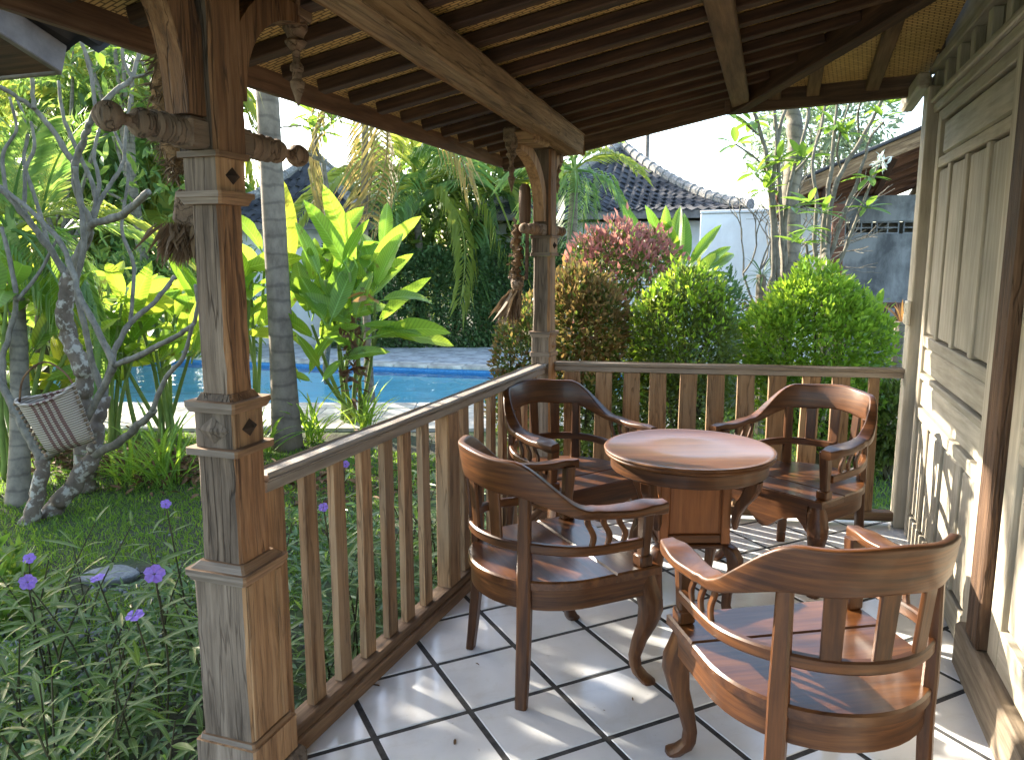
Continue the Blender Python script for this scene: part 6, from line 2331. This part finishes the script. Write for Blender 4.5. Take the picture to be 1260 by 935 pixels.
def tiled_pyramid(root, hx, hy, z0, z1, tw, th, pw_=1.35, faces=(0, 1, 3), ridge=True):
    """hip roof with a gently hollow slope, every pantile real geometry"""
    def pt(face, a, v):      # a in -1..1 along the eave, v 0 eave .. 1 apex
        zz = z0 + (z1 - z0) * (0.35 * v + 0.65 * v ** pw_ * v ** 0.4) + 0.10 * (z1 - z0) * max(0, abs(a) - 0.75) * (1 - v) ** 4
        k = 1 - v
        return Vector(((a * hx * k, -hy * k, zz), (hx * k, a * hy * k, zz), (-a * hx * k, hy * k, zz), (-hx * k, -a * hy * k, zz))[face])
    NV = 14
    mb = MB()
    for fc in range(4):
        rows = [[tuple(pt(fc, -1 + 2 * j / 8, i / NV) - Vector((0, 0, 0.03))) for j in range(9)] for i in range(NV + 1)]
        v, f = loft(rows, False, False)
        mb.add(v, f)
    mb.build('roof_bed', M['roof_tile'], root)
    vv, ff = [], []
    mt = MB()
    for fc in faces:
        L = math.hypot((hx, hy)[0 if fc in (1, 3) else 1], z1 - z0)
        nr = int(L / th)
        for r in range(nr):
            v0 = r / nr
            wdt = (hx if fc in (0, 2) else hy) * (1 - v0)
            nc = int(2 * wdt / tw)
            for c in range(nc + 1):
                a = (-(nc / 2) + c) * tw / max(wdt, 1e-3)
                if abs(a) > 1.0:
                    continue
                p = pt(fc, a, v0)
                p2 = pt(fc, a, min(1, v0 + 1 / nr))
                yv = (p2 - p)
                ln = yv.length
                yv.normalize()
                xv = Vector(((1, 0, 0), (0, 1, 0), (-1, 0, 0), (0, -1, 0))[fc])
                zv = xv.cross(yv)
                mt.add([tuple(p + xv * x * tw + yv * y_ * ln + zv * z_ * tw * 0.9) for x, y_, z_ in TV], TFc)
    tag(mt.build('roof_tiles', M['roof_tile'], root), kind='stuff')
    if ridge:
        cap, cf = tube([(-0.5, 0, 0), (0.3, 0, 0.02), (0.56, 0, 0.03)], [0.42, 0.46, 0.50], 9)
        me = bpy.data.meshes.new('ridge_tile')
        me.from_pydata(cap, [], cf)
        me.materials.append(M['ridge'])
        for sgn, fc in ((1, 0), (-1, 0), (1, 1)):
            nrt = int(math.dist(pt(fc, sgn, 0), pt(fc, sgn, 1)) / 0.24)
            for i in range(nrt):
                p, q = pt(fc, sgn, i / nrt), pt(fc, sgn, (i + 1) / nrt)
                M4 = frame_x(tuple(q), tuple(p))
                link('ridge_tile', me, root, Matrix.Translation((0, 0, .03)) @ M4 @ Matrix.Diagonal(((q - p).length, 0.22, 0.24, 1)))
        fin, ffn = lathe([(0.12, 0), (0.14, 0.08), (0.07, 0.14), (0.09, 0.22), (0.05, 0.3), (0.01, 0.42)], 10)
        MB().add(fin, ffn).build('finial', M['ridge'], root, Matrix.Translation((0, 0, z1 - 0.02)), smooth=True)


def bungalow(label, cx, cy, hx, hy, zw, z0, z1, rz, wall_in=0.55, win=()):
    r = thing('house', label, 'house', (cx, cy, G), rz, 'low tiled houses beyond the garden')
    MB().box((0, 0, (zw - G) / 2), (2 * (hx - wall_in), 2 * (hy - wall_in), zw - G), 0.02).build('walls', M['plaster'], r)
    for s, (lx, ly) in (((0, -1), (2 * hx, 0.05)), ((1, 0), (0.05, 2 * hy)), ((-1, 0), (0.05, 2 * hy)), ((0, 1), (2 * hx - .1, 0.05))):
        MB().box((s[0] * (hx - .03), s[1] * (hy - .03), z0 - G - 0.07), (lx if not s[0] else 0.05, ly if not s[1] else 0.05, 0.16), 0.01).build('eave_board', M['grey_board'], r)
    MB().box((0, 0, z0 - G - 0.02), (2 * hx - .12, 2 * hy - .12, 0.03), 0.005).build('soffit', M['grey_board'], r)
    for (x, z, w_, h_) in win:
        f = MB().box((x, -(hy - wall_in) - 0.02, z - G), (w_ + .12, .06, h_ + .12), 0.01).build('window', M['grey_board'], r)
        MB().box((x, -(hy - wall_in) - 0.055, z - G), (w_, .02, h_), 0.004).build('pane', M['vent_dark'], f)
    tiled_pyramid(r, hx, hy, z0 - G, z1 - G, 0.20, 0.22)
    return r


# house behind the pink bush: right eave corner near pixel (914, 258)
hxx = 2.9
pc = W(914, 258, 14.0)
bungalow('low house with a dark hollow curved tiled roof behind the pink topped bush', pc[0] - hxx * 0.98, pc[1] + hxx * 1.05, hxx, hxx, pc[2] - 0.15, pc[2] + 0.02, W(771, 172, 16.6)[2], 0.02, win=[(-0.6, 1.3, 1.0, 1.1)])
pc2 = W(424, 272, 14.6)
bungalow('house with a dark tiled roof peak right of the big front post', pc2[0] - 1.9, pc2[1] + 2.0, 1.95, 1.95, pc2[2] - 0.1, pc2[2], W(378, 190, 16.6)[2], 0.25, wall_in=0.5)

# white garden wall
a, b = W(862, 300, 13.2), W(1030, 300, 12.2)
gw = thing('garden_wall', 'plain white rendered garden wall behind the frangipani stems', 'wall', ((a[0] + b[0]) / 2, (a[1] + b[1]) / 2, G))
o = Vector(gw.location)
zt = W(940, 262, 12.7)[2]
board('wall_body', (a[0] - o.x, a[1] - o.y, (zt - G) / 2), (b[0] - o.x, b[1] - o.y, (zt - G) / 2), 0.16, zt - G, M['plaster'], gw, 0.01)
board('coping', (a[0] - o.x, a[1] - o.y, zt - G + 0.03), (b[0] - o.x, b[1] - o.y, zt - G + 0.03), 0.22, 0.055, M['plaster'], gw, 0.01)
up_ = ground_at(793, 19)
ps = thing('utility_pole', 'thin grey pole rising behind the tiled roof ridge', 'pole', tuple(up_))
v, f = tube([(0, 0, 0), (0, 0, 5.2)], [0.06, 0.05], 8)
MB().add(v, f).build('pole', M['grey_board'], ps)
v, f = tube([(0, 0, 5.2), (0, 0, 5.28), (0, 0, 5.3)], [0.07, 0.07, 0.02], 8)
MB().add(v, f).build('pole_cap', M['grey_board'], ps)

# open pavilion at the right: sloping roof, brown post, stained concrete wall
dp = 10.6
pv = thing('pavilion', 'open pavilion with a sloping tiled roof and grey stained back wall at the right', 'pavilion', tuple(ground_at(1060, dp)))
o = Vector(pv.location)
e0, e1 = Vector(W(958, 240, dp)), Vector(W(1190, 150, dp + .2))
e0.y = e1.y = (e0.y + e1.y) / 2
sl = (e1 - e0).normalized()
back = Vector((0, 3.6, -0.62))
upn = Vector((-sl.z, 0, sl.x))
rbm = lambda nm, p, q, wd, ht, m, **k: board(nm, p - o, q - o, wd, ht, m, pv, **k)
rbm('verge_board', e0, e1, 0.05, 0.20, M['beam'], b=0.006)
rbm('verge_cap', e0 + upn * .125, e1 + upn * .125, 0.14, 0.045, M['roof_tile'], b=0.01)
L = (e1 - e0).length
mb = MB()
V = [e0 + upn * .07 - o, e1 + upn * .07 - o, e1 + upn * .07 + back - o, e0 + upn * .07 + back - o]
V += [p + upn * 0.05 for p in V]
mb.add([tuple(p) for p in V], [(3, 2, 1, 0), (4, 5, 6, 7), (0, 1, 5, 4), (1, 2, 6, 5), (2, 3, 7, 6), (3, 0, 4, 7)])
mb.build('roof_deck', M['red_wood'], pv)
mt = MB()
nr, nc = int(L / .22), 15
for i in range(nr):
    for j in range(nc):
        p = e0 + sl * (L * i / nr) + back * ((j + .5) / nc) + upn * 0.13 - o
        mt.add([tuple(p - back.normalized() * x * 0.21 + sl * y_ * 0.22 + upn * z_ * 0.2) for x, y_, z_ in TV], TFc)
tag(mt.build('roof_tiles', M['roof_tile'], pv), kind='stuff')
for j in range(1, 8):
    p = e0 + back * (j / 8)
    rbm('rafter', p, p + sl * L, 0.06, 0.11, M['red_wood'], b=0.004)
for t in (0.25, 0.6, 0.9):
    p = e0 + sl * L * t - upn * 0.09
    rbm('purlin', p + Vector((0, 0.06, 0)), p + back, 0.08, 0.07, M['red_wood'], b=0.004)
pp = Vector(W(1030, 300, dp + .35))
mb = MB()
mb.box((0, 0, 0), (0.17, 0.17, pp.z - G + 0.55), 0.01)
mb.build('post', M['red_wood'], pv, Matrix.Translation((pp.x - o.x, pp.y - o.y, (pp.z - G + 0.55) / 2)))
wy = dp + 2.1
wl, wr = Vector(W(985, 300, wy)), Vector(W(1200, 300, wy))
wy_ = (wl.y + wr.y) / 2
hz_ = W(1090, 288, wy)[2]
hz2 = W(1090, 273, wy)[2]
hz3 = W(1090, 240, wy)[2]
for nm, z0, z1, dy in (('lower_wall', G, hz_, 0), ('upper_wall', hz2, hz3 - .02, 0)):
    mb = MB()
    mb.box((0, 0, 0), (wr.x - wl.x, 0.15, z1 - z0), 0.008)
    mb.build(nm, M['concrete'], pv, Matrix.Translation(((wl.x + wr.x) / 2 - o.x, wy_ - o.y, (z0 + z1) / 2 - o.z)))
bx = W(1060, 280, wy)[0]
for k in range(6):
    mb = MB()
    w_ = 0.34
    for zz in (0.03, 0.5, 0.97):
        mb.box((0, 0, (zz - .5) * (hz2 - hz_) * 0.96), (w_, .12, .022), 0.003)
    for xx in (-.5, 0, .5):
        mb.box((xx * (w_ - .02), 0, 0), (.022, .112, (hz2 - hz_) * 0.94), 0.003)
    mb.build('vent_block', M['concrete'], pv, Matrix.Translation((bx + (k - 1) * 0.40 - o.x, wy_ - o.y, (hz_ + hz2) / 2 - o.z)))
mb = MB()
mb.box((0, 0, 0), (wr.x - wl.x, 0.04, hz2 - hz_ - .01), 0.003)
mb.build('vent_backing', M['vent_dark'], pv, Matrix.Translation(((wl.x + wr.x) / 2 - o.x, wy_ + .12 - o.y, (hz_ + hz2) / 2 - o.z)))

# dark wooden bench by the pavilion
bc = ground_at(1120, 9.0)
bn = thing('bench', 'dark red brown wooden bench with a slatted back in front of the pavilion', 'bench', tuple(bc))
zs = W(1105, 415, 9.0)[2] - G
zt_ = W(1105, 378, 9.0)[2] - G
for k in range(4):
    MB().box((0, -.18 + k * .12, zs), (1.5, .105, .03), 0.005).build('seat_slat', M['bench'], bn)
MB().box((0, .24, zt_), (1.5, .04, .07), 0.006).build('top_rail', M['bench'], bn)
MB().box((0, .24, zs + .08), (1.5, .035, .05), 0.006).build('back_rail', M['bench'], bn)
for k in range(12):
    MB().box((-.68 + k * .124, .24, (zs + zt_) / 2 + .035), (.05, .022, zt_ - zs - .15), 0.003).build('back_slat', M['bench'], bn)
for x in (-.7, .7):
    for y in (-.18, .22):
        MB().box((x, y, zs / 2 - .01), (.06, .06, zs - .02), 0.005).build('leg', M['bench'], bn)
    MB().box((x, .02, zs + .2), (.06, .46, .035), 0.005).build('arm', M['bench'], bn)

# neighbouring shed roof cutting into the upper left corner
sh = thing('shed_roof', 'corner of a grey boarded shed roof jutting in at the upper left', 'roof', (-2.6, 2.36, 2.19))
q0 = Vector((0, 0, 0))
q1 = Vector((0.06, -1.6, 0.50))
xo = Vector((-1.6, 0.0, 0.0))
board('fascia', q0 + Vector((0, 0, .045)), q1 + Vector((0, 0, .045)), 0.03, 0.11, M['grey_board'], sh, 0.004)
board('fascia', q0 + Vector((-0.02, 0, .045)), q0 + xo + Vector((0, 0, .045)), 0.03, 0.10, M['grey_board'], sh, 0.004)
dn = (q1 - q0).normalized()
un = Vector((0, -dn.z, dn.y)) * (-1 if dn.y < 0 else 1)
un = Vector((0, 0.3, 0.95)).normalized()
mb = MB()
V = [q0 + Vector((-.016, 0, 0)), q1 + Vector((-.016, 0, 0)), q1 + xo, q0 + xo]
V += [p + Vector((0, 0, 0.03)) for p in V]
mb.add([tuple(p) for p in V], [(0, 1, 2, 3), (7, 6, 5, 4), (4, 5, 1, 0), (5, 6, 2, 1), (6, 7, 3, 2), (7, 4, 0, 3)])
mb.build('soffit', M['rafter'], sh)
for i in range(7):
    for j in range(8):
        p = q0 + dn * (0.24 * i - 0.06) + Vector((0.07 - 0.2 * j, 0, 0.125))
        mt = MB()
        mt.add([tuple(p + Vector((1, 0, 0)) * x * 0.21 + dn * y_ * 0.25 + un * z_ * 0.19) for x, y_, z_ in TV], TFc)
        mt.build('roof_tile', M['roof_tile'], sh)
bx_ = MB()
bx_.box((-1.45, -0.3, -1.28), (0.1, 0.1, 2.52), 0.006)
bx_.build('post', M['grey_board'], sh)
